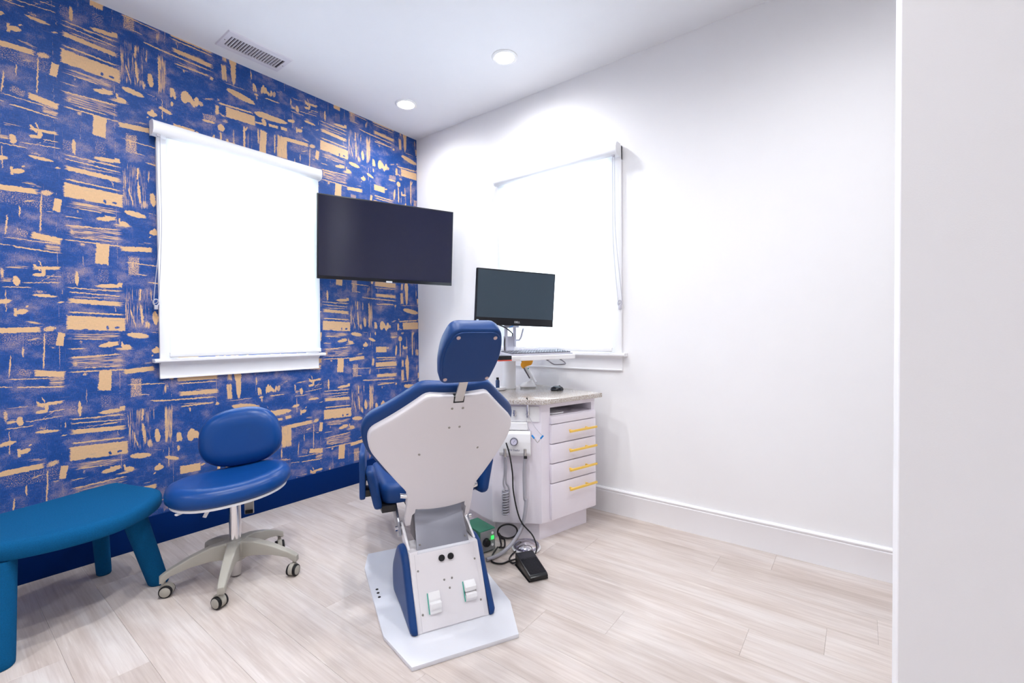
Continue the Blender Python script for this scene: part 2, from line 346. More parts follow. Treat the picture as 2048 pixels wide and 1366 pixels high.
# printed wallpaper: 24 x 48 inch repeat of brush marks (kind, u, v, half length, half width, angle, ink coverage)
WALLPAPER = """Hr 0.1905 0.177 0.0527 0.0084 0.076 1;Hr 0.09 0.171 0.0481 0.0065 0.062 0.5;Ge 0.156 0.1765 0.0229 0.0065 -0.932 1;Ge 0.1675 0.197 0.0168 0.003 -1.219 0.9;Ge 0.1775 0.16 0.0231 0.0085 -1.594 1;Ge 0.1615 0.142 0.0249 0.0094 0.127 1;Hr 0.174 0.106 0.0723 0.002 0.097 1;Hr 0.213 0.14 0.0311 0.002 0.096 0.9;Hr 0.1965 0.1245 0.0438 0.0015 0.126 0.6;Hr 0.1845 0.1245 0.0561 0.0019 0.684 0.55;Ge 0.045 0.1385 0.0352 0.008 -1.541 0.8;Ge 0.089 0.107 0.0253 0.0127 -1.488 0.97;Hr 0.0605 0.107 0.0215 0.013 0.046 0.6;Hr 0.089 0.0785 0.051 0.0025 0.029 0.9;Vr 0.055 0.0155 0.0595 0.0015 -1.571 0.95;Vr 0.055 0.6665 0.0595 0.0015 -1.571 0.95;He 0.1775 0.0445 0.0468 0.0085 -0.034 1;Ge 0.163 0.0615 0.0284 0.0115 -0.019 0.55;He 0.0475 0.01 0.0296 0.0119 0.215 0.9;He 0.0475 0.661 0.0296 0.0119 0.215 0.9;Ge 0.1025 0.6155 0.0249 0.0128 0.322 1;Gr 0.0835 0.612 0.022 0.0055 -1.548 1;Ge 0.121 0.6415 0.0085 0.0036 0.742 1;He 0.235 0.015 0.014 0.0039 0.227 0.9;Vr 0.2415 0.0645 0.0185 0.003 -1.544 0.5;He 0.1445 0.565 0.0387 0.0091 -0.136 0.6;Hr 0.076 0.5295 0.0982 0.014 0.056 1;Hr 1.417 0.5295 0.0982 0.014 0.056 1;Ge 0.1945 0.537 0.0291 0.017 0.293 0.75;Vr 0.1735 0.4345 0.0966 0.003 -1.607 1;Gr 0.126 0.4865 0.106 0.0335 0.005 0.3;He 0.1405 0.4875 0.0292 0.006 0.31 0.75;Gr 0.2305 0.486 0.0136 0.0336 -0.147 0.9;He 0.2035 0.4485 0.0152 0.0045 -0.034 0.6;Ve 0.1045 0.4295 0.0299 0.003 -1.588 1;Ve 0.062 0.3595 0.0585 0.0031 -1.661 1;Hr 0.192 0.3205 0.0566 0.0165 -0.151 0.97;Gr 0.108 0.3325 0.0296 0.0215 -0.327 0.4;Hr 0.144 0.3005 0.1021 0.0025 -0.034 0.9;Hr 0.2135 0.278 0.0336 0.0195 -0.089 0.55;Hr 0.038 0.271 0.0362 0.002 -0.111 0.9;Hr 0.1595 0.2595 0.0857 0.0035 -0.076 1;Vr 0.3925 0.271 0.0551 0.0273 -1.634 1;Ge 0.317 0.309 0.0126 0.0119 0.083 0.75;Vr 0.32 0.1985 0.0975 0.002 -1.55 0.35;Ve 0.294 0.1365 0.0425 0.0085 -1.571 1;Gr 0.2695 0.1355 0.0365 0.0204 -1.612 0.33;Gr 0.394 0.1605 0.0415 0.0261 -1.547 0.3;He 0.4165 0.109 0.0595 0.0119 0.071 1;Hr 0.4595 0.1175 0.0115 0.0135 0.043 1;Hr 0.3615 0.0865 0.1156 0.003 -0.03 1;Hr 0.363 0.0635 0.1151 0.003 -0.048 1;He 0.358 0.082 0.0231 0.007 0.045 0.6;Hr 0.4275 0.0895 0.0516 0.002 -0.068 0.8;Hr 0.3645 0.021 0.1157 0.013 -0.052 0.97;Hr 0.367 0.0455 0.1111 0.0045 0.032 0.65;Vr 0.439 -0.0095 0.018 0.0016 -1.346 0.7;Vr 0.439 0.6415 0.018 0.0016 -1.346 0.7;Hr 0.366 0.6165 0.1171 0.0045 -0.038 1;Hr 0.3665 0.5645 0.1176 0.036 -0.038 0.95;Hr 0.363 0.5015 0.116 0.0185 0.004 0.5;Hr 0.3405 0.486 0.0916 0.004 -0.044 0.75;He 0.4105 0.4545 0.045 0.0125 0.129 1;Hr 0.426 0.4655 0.025 0.007 -0.02 1;Ge 0.304 0.472 0.0126 0.006 -1.571 0.6;Hr 0.288 0.438 0.04 0.004 0 0.75;Hr 0.3625 0.4 0.1187 0.004 0.051 0.9;Hr 0.364 0.3705 0.117 0.0315 -0.021 0.42;Ge 0.281 0.364 0.02 0.013 -1.571 0.65;Hr 0.365 0.3415 0.119 0.0035 -0.004 0.75;Hr 0.3655 0.3225 0.1225 0.0035 -0.004 0.85;Xe 0.319 0.531 0.0147 0.007 0.071 1;Xe 0.4065 0.543 0.0117 0.0062 -1.435 1;Xe 0.4445 0.5445 0.0121 0.007 0.043 1;He 0.4735 0.4315 0.049 0.012 0.075 0.8;He 0.5525 0.1805 0.0269 0.0026 -0.098 1;He 0.631 0.1385 0.06 0.0046 -0.079 1;Ve 0.6465 0.2035 0.0468 0.0144 -1.878 0.55;Gr 0.6635 0.21 0.02 0.0223 -1.546 0.25;Vr 0.4875 -0.0075 0.1185 0.0099 -1.592 0.5;Vr 0.4875 0.6435 0.1185 0.0099 -1.592 0.5;Vr 0.5115 -0.054 0.069 0.0052 -1.329 0.75;Vr 0.5115 0.597 0.069 0.0052 -1.329 0.75;Vr 0.544 0.0725 0.0376 0.0048 -1.651 0.9;Ve 0.5485 -0.031 0.0695 0.0078 -1.488 0.85;Ve 0.5485 0.62 0.0695 0.0078 -1.488 0.85;Vr 0.5915 0.0715 0.0415 0.005 -1.583 0.7;Vr 0.535 -0.001 0.118 0.0478 -1.579 0.27;Vr 0.535 0.65 0.118 0.0478 -1.579 0.27;Ve 0.573 0.562 0.0307 0.0151 -1.434 0.75;Ve 0.608 0.598 0.0411 0.014 -1.494 1;Vr 0.6615 0.002 0.1151 0.0202 -1.601 0.6;Vr 0.6615 0.653 0.1151 0.0202 -1.601 0.6;Vr 0.6475 -0.0015 0.1135 0.0055 -1.575 0.9;Vr 0.6475 0.6495 0.1135 0.0055 -1.575 0.9;He 0.5315 0.5025 0.0514 0.016 -0.133 1;Hr 0.6085 0.518 0.0268 0.0021 -0.15 0.6;Vr 0.634 0.5065 0.0155 0.0015 -1.571 0.6;Ge 0.483 0.4415 0.0238 0.0142 -0.245 1;Ge 0.464 0.457 0.0168 0.0052 -1.508 0.9;Ge 0.6115 0.418 0.0237 0.0162 0.089 1;Ge 0.6145 0.4285 0.0154 0.0087 -1.4 1;Ge 0.592 0.3915 0.0071 0.0033 0.733 0.9;Vr 0.6585 0.4645 0.0615 0.002 -1.579 0.85;He 0.6735 0.459 0.0374 0.012 -0.344 1;Hr 0.5335 0.3155 0.0738 0.0142 0.088 1;He 0.5705 0.352 0.0388 0.0067 0.163 0.5;Gr 0.519 0.223 0.061 0.0285 -1.587 0.5;Ge 0.5145 0.226 0.038 0.011 -1.474 0.75;Hr 0.5695 0.237 0.0936 0.003 -0.043 0.9;Hr 0.8085 0.31 0.1135 0.005 -0.026 0.9;Hr 0.8085 0.2935 0.1135 0.006 -0.004 0.7;Hr 0.8085 0.256 0.1135 0.02 -0.009 0.9;Hr 0.8075 0.2245 0.1135 0.0035 -0.004 0.95;Vr 0.6805 0.281 0.0333 0.0116 -1.706 0.92;Vr 0.734 0.201 0.0228 0.0025 -1.305 0.6;Hr 0.812 0.1645 0.11 0.0135 -0.023 1;Hr 0.846 0.177 0.0761 0.009 -0.053 0.5;Hr 0.7625 0.1335 0.1596 0.0045 -0.028 0.9;Hr 0.7875 0.104 0.0956 0.004 -0.052 0.6;Hr 0.805 0.095 0.096 0.0045 0.021 0.95;Gr 0.906 0.0875 0.0093 0.0101 -0.271 1;Ve 0.7645 0.07 0.0147 0.007 -1.535 0.7;Hr 0.7645 0.0755 0.0385 0.0025 -0.039 0.5;Vr 0.7025 0.572 0.031 0.0075 -1.587 1;Ve 0.7135 0.5715 0.0325 0.0106 -1.392 1;Ve 0.705 0.509 0.0168 0.0075 -1.571 0.9;Ve 0.7685 0.5735 0.0388 0.0216 -1.72 1;Vr 0.7805 0.5695 0.0205 0.0205 -1.595 0.95;Ve 0.801 0.563 0.041 0.012 -1.176 1;Ve 0.825 0.569 0.0309 0.0141 -1.742 1;Ge 0.846 0.565 0.0193 0.0181 -0.391 0.65;He 0.886 0.6075 0.0404 0.0089 0.359 0.55;Gr 0.891 0.503 0.0181 0.0406 -1.46 0.45;He 0.8875 0.4775 0.0415 0.0085 0.038 1;Hr 0.761 0.378 0.055 0.0245 -0.018 1;He 0.825 0.388 0.0143 0.0076 0.298 0.85;Ve 0.9095 0.363 0.0507 0.0105 -1.685 1;Hr 1.0435 0.097 0.1106 0.003 0.036 0.65;He 1.0685 0.047 0.0899 0.0203 -0.164 1;Hr 1.092 0.0465 0.0617 0.0109 -0.154 0.9;Ge 0.941 0.6255 0.0123 0.0101 -0.695 0.7;Hr 1.0405 0.6145 0.1118 0.006 0.067 1;Hr 1.066 0.573 0.0891 0.032 0.034 0.92;Vr 0.9335 0.5625 0.0335 0.011 -1.586 0.9;Ge 0.9605 0.5435 0.0229 0.0108 -0.351 0.8;Ge 0.9765 0.5105 0.0249 0.0149 0.148 0.55;Ve 0.9535 0.462 0.0231 0.0205 -1.548 1;Vr 0.952 0.3745 0.0725 0.0065 -1.571 0.85;Vr 1.0845 0.422 0.115 0.007 -1.575 0.95;Ve 1.096 0.504 0.0244 0.0049 -2.015 0.85;Vr 1.106 0.4175 0.1036 0.003 -1.619 0.5;Ve 1.0225 0.4005 0.1034 0.008 -1.556 0.65;Ve 0.986 0.39 0.0201 0.0095 -1.466 0.95;He 1.0075 0.384 0.0304 0.0105 0.174 0.95;Vr 0.9795 0.338 0.034 0.0065 -1.615 0.55;Vr 1.1335 0.342 0.033 0.022 -1.586 0.6;Ve 1.0265 0.2115 0.1192 0.0165 -1.566 1;Ve 1.0235 0.2495 0.0478 0.022 -1.56 1;Vr 0.9775 0.2515 0.0375 0.015 -1.584 0.75;Vr 0.9745 0.1525 0.0546 0.0165 -1.525 0.85;Xe 0.963 0.557 0.0138 0.013 -1.418 1;Vr 1.145 0.1355 0.0285 0.0056 -1.536 1;Ve 1.1555 0.137 0.0281 0.0085 -1.326 1;Ve 1.201 0.1475 0.0341 0.0103 -1.82 1;Vr 1.214 0.145 0.0206 0.0189 -1.172 0.95;Ve 1.235 0.1355 0.0185 0.0111 -0.967 1;Ve 1.255 0.1405 0.0242 0.0085 -1.789 1;Ge 1.274 0.1445 0.0129 0.0252 -0.205 0.6;He -0.0255 0.179 0.047 0.008 0.489 0.4;He 1.3155 0.179 0.047 0.008 0.489 0.4;Ve 1.1645 0.0785 0.0194 0.0064 -1.598 0.8;Ge 1.1615 0.096 0.0153 0.0078 0.069 0.9;He 1.267 0.099 0.0546 0.004 0.019 1;Vr 1.201 0.027 0.0133 0.0022 -1.344 0.6;He -0.088 -0.0205 0.1136 0.0196 0.06 1;He -0.088 0.6305 0.1136 0.0196 0.06 1;He 1.253 -0.0205 0.1136 0.0196 0.06 1;He 1.253 0.6305 0.1136 0.0196 0.06 1;He 1.2025 -0.018 0.0606 0.019 0.087 1;He 1.2025 0.633 0.0606 0.019 0.087 1;Hr 1.1815 0.5715 0.0357 0.0068 0.098 0.9;Ge 1.2075 0.588 0.0257 0.0148 -1.217 1;Gr 1.2665 0.583 0.0356 0.0107 0.084 0.85;Gr -0.0045 0.5905 0.0245 0.0122 0.061 0.85;Gr 1.3365 0.5905 0.0245 0.0122 0.061 0.85;Ve 1.1695 0.484 0.0578 0.0066 -1.544 0.9;Vr 1.1985 0.4545 0.0827 0.0225 -1.637 0.92;Vr 1.2735 0.4675 0.0705 0.0045 -1.592 1;Vr -0.019 0.463 0.081 0.0369 -1.583 0.85;Vr 1.322 0.463 0.081 0.0369 -1.583 0.85;Ve 1.133 0.205 0.0294 0.004 -1.571 0.85;Xe 0.0025 0.3495 0.0142 0.0128 -0.89 1;Xe 1.3435 0.3495 0.0142 0.0128 -0.89 1;He -0.026 0.304 0.0575 0.0078 -0.165 0.75;He 1.315 0.304 0.0575 0.0078 -0.165 0.75;Ve 1.2865 0.3505 0.0383 0.0055 -1.584 0.85"""
WP_W, WP_H, WP_U0, WP_NC, WP_NR = 1.341, 0.651, -2.495, 6, 4
WP_STROKES = [(t.split()[0],) + tuple(map(float, t.split()[1:])) for t in WALLPAPER.strip().split(';')]
for i_ in range(7): WP_STROKES.append(('Vr', 0.2255*i_ + 0.001, 0.33, 0.40, 0.0012, PI/2, 0.42))
def m_wallpaper(ci, ri):
    """one print block of the repeat; holds only the brush marks that reach into it"""
    m = bpy.data.materials.new('brushstroke_wallpaper'); m.use_nodes = True
    u0_, u1_, v0_, v1_ = ci*WP_W/WP_NC, (ci+1)*WP_W/WP_NC, ri*WP_H/WP_NR, (ri+1)*WP_H/WP_NR
    nt = m.node_tree; N = nt.nodes; L = nt.links; b = N['Principled BSDF']
    def math_(op, a, b_=None, c=None, clamp=False):
        n = N.new('ShaderNodeMath'); n.operation = op; n.use_clamp = clamp
        for i, x in enumerate((a, b_, c)):
            if x is None: continue
            if isinstance(x, (int, float)): n.inputs[i].default_value = x
            else: L.new(x, n.inputs[i])
        return n.outputs[0]
    tc = N.new('ShaderNodeTexCoord'); sp = N.new('ShaderNodeSeparateXYZ'); L.new(tc.outputs['Object'], sp.inputs[0])
    W_, H_, U0 = WP_W, WP_H, WP_U0
    flat = N.new('ShaderNodeCombineXYZ'); L.new(sp.outputs['X'], flat.inputs['X']); L.new(sp.outputs['Z'], flat.inputs['Y'])
    def noise(sx, sy, det=2, rough=0.5, colr=False):
        mp = N.new('ShaderNodeMapping'); mp.inputs['Scale'].default_value = (sx, sy, 1); L.new(flat.outputs[0], mp.inputs['Vector'])
        n = N.new('ShaderNodeTexNoise'); n.noise_dimensions = '2D'; n.inputs['Scale'].default_value = 1; n.inputs['Detail'].default_value = det; n.inputs['Roughness'].default_value = rough
        L.new(mp.outputs[0], n.inputs['Vector']); return n.outputs['Color' if colr else 'Fac']
    u = math_('FLOORED_MODULO', math_('SUBTRACT', sp.outputs['X'], U0), W_); v = math_('FLOORED_MODULO', sp.outputs['Z'], H_)
    u = math_('MULTIPLY_ADD', noise(60, 85, 4, 0.7), 0.013, math_('SUBTRACT', u, 0.0065)); v = math_('MULTIPLY_ADD', noise(71, 62, 4, 0.7), 0.013, math_('SUBTRACT', v, 0.0065))
    acc = {'H': None, 'V': None, 'G': None, 'X': None}
    for k, cu_, cv, hl, hw, an, de in WP_STROKES:
        ca, sa = math.cos(an), math.sin(an)
        ex, ey = abs(hl*ca) + abs(hw*sa) + 0.009, abs(hl*sa) + abs(hw*ca) + 0.009
        if cu_+ex < u0_ or cu_-ex > u1_ or cv+ey < v0_ or cv-ey > v1_: continue
        x = math_('MULTIPLY_ADD', u, ca/hl, math_('MULTIPLY_ADD', v, sa/hl, -(cu_*ca + cv*sa)/hl))
        y = math_('MULTIPLY_ADD', u, -sa/hw, math_('MULTIPLY_ADD', v, ca/hw, (cu_*sa - cv*ca)/hw))
        soft = 0.0035 if de > 0.85 else 0.008
        kk = max(3.2 if de > 0.8 else 1.6, hw / soft)
        if k[1] == 'e':
            d = math_('MULTIPLY_ADD', y, y, math_('MULTIPLY', x, x)); kk *= 0.6
        else:
            d = math_('MAXIMUM', math_('ABSOLUTE', x), math_('ABSOLUTE', y))
        val = math_('MINIMUM', math_('MULTIPLY_ADD', d, -kk*de, kk*de), de)
        a = acc[k[0]]; acc[k[0]] = math_('MAXIMUM', 0.0 if a is None else a, val)
    def ink(a, n, gain):
        th = math_('MULTIPLY_ADD', n, gain, 0.5 - gain * 0.5)
        th = math_('MINIMUM', math_('MAXIMUM', th, 0.06), 0.93)
        return math_('MULTIPLY_ADD', math_('SUBTRACT', a, th), 6.0, 0.5, True)
    acc = {k: (0.0 if a is None else a) for k, a in acc.items()}
    gH = ink(acc['H'], noise(9, 330, 3, 0.65), 2.2); gV = ink(acc['V'], noise(330, 9, 3, 0.65), 2.2); gG = ink(acc['G'], noise(230, 260, 4, 0.75), 2.0)
    gold = math_('MAXIMUM', math_('MAXIMUM', gH, gV), gG)
    gold = math_('MULTIPLY', gold, math_('SUBTRACT', 1.0, acc['X']))
    # dry flecks of ink over the ground, denser in clouds
    cloud = noise(9, 12, 3, 0.6); flk = noise(240, 270, 3, 0.85)
    dust = math_('MULTIPLY_ADD', math_('ADD', math_('MULTIPLY', cloud, 1.0), math_('MULTIPLY', flk, 0.8)), 3.2, -2.95, True)
    gold = math_('MAXIMUM', gold, math_('MULTIPLY', dust, 0.42))
    # woven ground
    weave = math_('MULTIPLY', math_('ADD', noise(700, 60, 1), noise(60, 700, 1)), 0.5)
    wr = N.new('ShaderNodeMapRange'); wr.inputs['From Min'].default_value = 0.35; wr.inputs['From Max'].default_value = 0.65; wr.inputs['To Min'].default_value = 0.72; wr.inputs['To Max'].default_value = 1.25
    L.new(weave, wr.inputs['Value'])
    blue = N.new('ShaderNodeMix'); blue.data_type = 'RGBA'; blue.inputs['A'].default_value = lin('#163F80'); blue.inputs['B'].default_value = lin('#2458A8'); L.new(cloud, blue.inputs['Factor'])
    mx = N.new('ShaderNodeMix'); mx.data_type = 'RGBA'; L.new(gold, mx.inputs['Factor']); L.new(blue.outputs['Result'], mx.inputs['A']); mx.inputs['B'].default_value = lin('#DDB68C')
    br = N.new('ShaderNodeVectorMath'); br.operation = 'SCALE'; L.new(mx.outputs['Result'], br.inputs[0])
    L.new(math_('MULTIPLY_ADD', math_('SUBTRACT', wr.outputs[0], 1.0), math_('MULTIPLY_ADD', gold, -0.75, 1.0), 1.0), br.inputs['Scale'])
    L.new(br.outputs[0], b.inputs['Base Color'])
    b.inputs['Roughness'].default_value = 0.5; b.inputs['Specular IOR Level'].default_value = 0.3
    bp = N.new('ShaderNodeBump'); bp.inputs['Strength'].default_value = 0.15; bp.inputs['Distance'].default_value = 0.001; L.new(weave, bp.inputs['Height']); L.new(bp.outputs[0], b.inputs['Normal'])
    return m
WP = [[m_wallpaper(c, r) for r in range(WP_NR)] for c in range(WP_NC)]

# ---------------------------------------------------------------- room shell
X0, Y0 = -4.6, -5.2        # far corner of the room behind the camera
WT = 0.14
OPA = (-1.80, -1.015); OPB = (-1.825, -1.04); OPZ = (1.03, 2.235)   # window openings

fl = MB().box((X0-WT, Y0-WT, -0.10), (WT, WT, -0.008)).build('floor', 'outside_ground', smooth=0); fl['kind'] = 'structure'
PW, PLN = 0.182, 1.22
pm = {}
def plank(x0, x1, y0, y1):
    key = (round(x1-x0, 3), round(y1-y0, 3))
    if key not in pm:
        w, l = (x1-x0)/2-0.0002, (y1-y0)/2-0.0002
        o = MB().box((-w, -l, -0.008), (w, l, 0)).build('plank', 'oak_plank', None, bev=0.0005, seg=1, smooth=0); pm[key] = o.data
    else:
        o = bpy.data.objects.new('plank', pm[key]); col.objects.link(o)
    o.parent = fl; o.location = ((x0+x1)/2, (y0+y1)/2, 0)
xs = []; x = -2.027
while x > X0: x -= PW
while x < 0: xs.append(x); x += PW
for i, x in enumerate(xs):
    y = Y0 - [0.0, 0.44, 0.83, 0.2, 0.66, 1.02, 0.33][(i*3) % 7] * PLN * 0.98
    while y < 0:
        a, b_ = max(y, Y0), min(y+PLN, 0)
        if b_-a > 0.02 and min(x+PW, 0)-max(x, X0) > 0.01: plank(max(x, X0), min(x+PW, 0), a, b_)
        y += PLN

MB().box((X0-WT, Y0-WT, H), (WT, WT, H+0.1)).build('ceiling', 'ceiling_white', smooth=0)['kind'] = 'structure'
# papered wall: front face cut along the print blocks, one material each, solid board behind
bmw = bmesh.new()
def cuts(lo, hi, o, step, extra):
    k = math.ceil((lo-o)/step); c = [lo, hi] + list(extra)
    while o+k*step < hi: c.append(o+k*step); k += 1
    c = sorted(c); return [v for i, v in enumerate(c) if i == 0 or v-c[i-1] > 1e-5]
cxs, czs = cuts(X0-WT, 0, WP_U0, WP_W/WP_NC, OPA), cuts(0, H, 0, WP_H/WP_NR, OPZ)
vg = [[bmw.verts.new((x, 0, z)) for z in czs] for x in cxs]
slots = []
for i in range(len(cxs)-1):
    for j in range(len(czs)-1):
        xm, zm = (cxs[i]+cxs[i+1])/2, (czs[j]+czs[j+1])/2
        if OPA[0] < xm < OPA[1] and OPZ[0] < zm < OPZ[1]: continue
        f = bmw.faces.new([vg[i][j], vg[i+1][j], vg[i+1][j+1], vg[i][j+1]])
        key = (int(((xm-WP_U0) % WP_W)/(WP_W/WP_NC)), int((zm % WP_H)/(WP_H/WP_NR)))
        if key not in slots: slots.append(key)
        f.material_index = slots.index(key)
nf = len(bmw.faces)
mb_ = MB(); mb_.bm.free(); mb_.bm = bmw
for a_, b_ in (((X0-WT, 0.002, 0), (OPA[0], WT, H)), ((OPA[1], 0.002, 0), (0, WT, H)), ((OPA[0], 0.002, 0), (OPA[1], WT, OPZ[0])), ((OPA[0], 0.002, OPZ[1]), (OPA[1], WT, H))): mb_.box(a_, b_)
mw = bpy.data.meshes.new('wall_left')
for k_ in slots: mw.materials.append(WP[k_[0]][k_[1]])
mw.materials.append(MATS['wall_white'])
bmw.faces.ensure_lookup_table()
for f in bmw.faces[nf:]: f.material_index = len(slots)
bmw.to_mesh(mw); bmw.free()
wl = bpy.data.objects.new('wall_left', mw); col.objects.link(wl); wl['kind'] = 'structure'
w = MB()
w.box((0, Y0-WT, 0), (WT, OPB[0], H)); w.box((0, OPB[1], 0), (WT, WT, H)); w.box((0, OPB[0], 0), (WT, OPB[1], OPZ[0])); w.box((0, OPB[0], OPZ[1]), (WT, OPB[1], H))
w.build('wall_right', 'wall_white', smooth=0)['kind'] = 'structure'
MB().box((X0-WT, Y0-WT, 0), (0, Y0, H)).build('wall_back', 'wall_white', smooth=0)['kind'] = 'structure'
MB().box((X0-WT, Y0, 0), (X0, 0, H)).build('wall_side', 'wall_white', smooth=0)['kind'] = 'structure'
# end of the partition beside the camera
MB().box((-1.79, Y0, 0), (-1.67, -3.1437, H)).build('wall_near', 'wall_white', bev=0.004, seg=3, smooth=30)['kind'] = 'structure'

MB().box((X0, -0.014, 0), (-0.014, 0, 0.160)).build('baseboard_left', 'navy_trim', bev=0.003)['kind'] = 'structure'
prof = [(0, 0), (0.015, 0), (0.015, 0.126), (0.0165, 0.130), (0.0165, 0.134), (0.013, 0.138), (0.013, 0.142), (0.019, 0.146), (0.019, 0.152), (0.013, 0.158), (0, 0.158)]
MB().prism(prof, Y0, -0.0, lambda a, z, d: (-a, d, z)).build('baseboard_right', 'trim_white', smooth=30)['kind'] = 'structure'
MB().prism(prof, Y0, -3.1437, lambda a, z, d: (-1.79-a, d, z)).build('baseboard_near', 'trim_white', smooth=30)['kind'] = 'structure'

# ---------------------------------------------------------------- windows and roller shades
def window(n, M, op, a0, a1):
    """M maps (a along wall, n into room, z) to world; op opening, a0..a1 outer casing"""
    o0, o1 = op; z0, z1 = OPZ
    win = struct('window_%d' % n, loc=M(Vector((0, 0, 0))))
    K = lambda: MB(lambda p: M(p) - win.location)
    for (b0, b1) in ((a0, o0+0.012), (o1-0.012, a1)):
        K().box((b0, 0, 1.018), (b1, 0.02, 2.312)).build('side_casing', 'trim_white', win, bev=0.003)
    K().box((a0, 0, z1-0.012), (a1, 0.021, 2.312)).build('head_casing', 'trim_white', win, bev=0.003)
    K().prism([(-0.02, 1.002), (0.05, 1.002), (0.056, 1.008), (0.056, 1.018), (0.05, 1.024), (-0.10, 1.024), (-0.10, 1.008)], a0-0.032, a1+0.032, lambda d, z, a: (a, max(d, 0.0005), z)).build('sill', 'trim_white', win, bev=0.002)
    K().prism([(0.0, 0.912), (0.018, 0.912), (0.018, 0.918), (0.014, 0.922), (0.014, 0.985), (0.03, 1.0015), (0, 1.0015)], a0, a1, lambda d, z, a: (a, d, z)).build('apron', 'trim_white', win)
    # jamb liner and double-hung sashes
    for (b0, b1) in ((o0, o0+0.018), (o1-0.018, o1)):
        K().box((b0, -WT, z0), (b1, -0.001, z1)).build('jamb', 'trim_white', win)
    for (s0, s1, dd) in ((z0+0.0, 1.65, -0.075), (1.62, z1, -0.105)):
        f = K()
        f.box((o0+0.018, dd-0.028, s0), (o0+0.065, dd, s1)); f.box((o1-0.065, dd-0.028, s0), (o1-0.018, dd, s1))
        f.box((o0+0.065, dd-0.028, s0), (o1-0.065, dd, s0+0.05)); f.box((o0+0.065, dd-0.028, s1-0.04), (o1-0.065, dd, s1))
        f.build('sash', 'trim_white', win, bev=0.002, seg=1)
        K().box((o0+0.066, dd-0.016, s0+0.051), (o1-0.066, dd-0.012, s1-0.041)).build('pane', 'pane_glass', win, smooth=0)
    return win

def shade(M, c0, c1, f0, f1, chain_side, label):
    base = M(Vector((c0, 0.02, 2.24)))
    t = thing('roller_shade', label, 'roller shade', base, group='roller shades on the two windows')
    K = lambda: MB(lambda p: M(p) - Vector(base))
    # cassette: rounded front, square end caps
    pf = [(0.021, 2.318), (0.021, 2.243), (0.06, 2.240), (0.078, 2.247), (0.088, 2.262), (0.090, 2.282), (0.086, 2.300), (0.076, 2.313), (0.062, 2.318)]
    K().prism(pf, c0+0.004, c1-0.004, lambda d, z, a: (a, d, z)).build('cassette', 'shade_white', t, smooth=50)
    for e in (c0, c1-0.0035):
        K().prism([(d if d < 0.03 else d+0.002, z+(0.002 if z > 2.28 else -0.002)) for d, z in pf], e, e+0.0035, lambda d, z, a: (a, d, z)).build('end_cap', 'shade_white', t, smooth=30)
    g = K(); n = 16
    rows = []
    for j in range(25):
        z = 2.245 - (2.245-1.052)*j/24
        rows.append([g.v((f0+(f1-f0)*i/n, 0.058 + 0.0012*math.sin(j*0.5+i*0.4), z)) for i in range(n+1)])
    for r0, r1 in zip(rows[:-1], rows[1:]):
        for i in range(n): g.face([r0[i], r0[i+1], r1[i+1], r1[i]])
    g.build('fabric', 'shade_fabric', t)
    K().prism(round_poly([(0.050, 1.030), (0.066, 1.030), (0.066, 1.058), (0.050, 1.058)], 0.006, 4), f0, f1, lambda d, z, a: (a, d, z)).build('hem_bar', 'shade_white', t, smooth=40)
    # bead chain loop with tensioner at the casing edge
    s = -1 if chain_side == 0 else 1
    ca = (c0+0.028) if chain_side == 0 else (c1-0.028)
    ta = (c0+0.012) if chain_side == 0 else (c1-0.004)
    top, low = 2.243, 1.330
    path = bez([(ca-0.006, 0.064, top), (ca-0.006, 0.062, 2.0), (ca-0.004-s*0.002, 0.055, 1.7), (ta-0.010, 0.036, low+0.03), (ta-0.004, 0.030, low), (ta+0.008, 0.030, low+0.01), (ta+0.014, 0.036, low+0.06), (ca+0.010, 0.055, 1.75), (ca+0.008, 0.062, 2.0), (ca+0.008, 0.064, top)], 6)
    K().tube(path, 0.0018, 6).build('bead_chain', 'plastic_grey', t)
    K().lathe([(0.004, -0.006), (0.009, -0.005), (0.009, 0.005), (0.004, 0.006)], (ca, 0.066, top-0.003), (0, 1, 0), 14).build('clutch', 'plastic_grey', t)
    k = K(); k.tube([Vector((ta+0.013*math.cos(q*PI/6), 0.030, low+0.004+0.018*math.sin(q*PI/6))) for q in range(12)], 0.0035, 8, closed=True)
    k.box((ta-0.008, 0.020, low-0.034), (ta+0.008, 0.034, low-0.012)); k.build('tensioner', 'plastic_grey', t, bev=0.001)
    return t

MA = lambda p: Vector((p[0], -p[1], p[2]))
MBm = lambda p: Vector((-p[1], -p[0], p[2]))
window(1, MA, OPA, -1.873, -0.941); window(2, MBm, (-OPB[1], -OPB[0]), 0.948, 1.915)
shade(MA, -1.902, -0.940, -1.838, -0.952, 0, 'white roller shade pulled down over the window in the patterned blue wall')
shade(MBm, 0.938, 1.912, 0.962, 1.868, 1, 'white roller shade pulled down over the window in the plain white wall')

# ---------------------------------------------------------------- ceiling fittings
def downlight(x, y, label, dim=1.0):
    t = thing('recessed_light', label, 'ceiling light', (x, y, H), group='recessed ceiling lights')
    MB().lathe([(0.058, -0.0005), (0.060, -0.006), (0.070, -0.008), (0.079, -0.004), (0.080, -0.0005)], n=36).build('trim_ring', 'lamp_trim', t)
    MB().lathe([(0.0, -0.002), (0.040, -0.0025), (0.058, -0.003), (0.058, -0.0008), (0.0, -0.0008)], n=36).build('lens', 'lamp_lens', t)
    d = bpy.data.lights.new('lamp', 'SPOT'); d.shadow_soft_size = 0.05; d.energy = LAMP_W*dim; d.color = LAMP_COLOR; d.spot_size = R(175); d.spot_blend = 1.0
    l = bpy.data.objects.new('lamp', d); col.objects.link(l); l.parent = t; l.location = (0, 0, -0.03)
downlight(-0.463, -0.424, 'round recessed ceiling light nearest the corner of the room', 0.6)
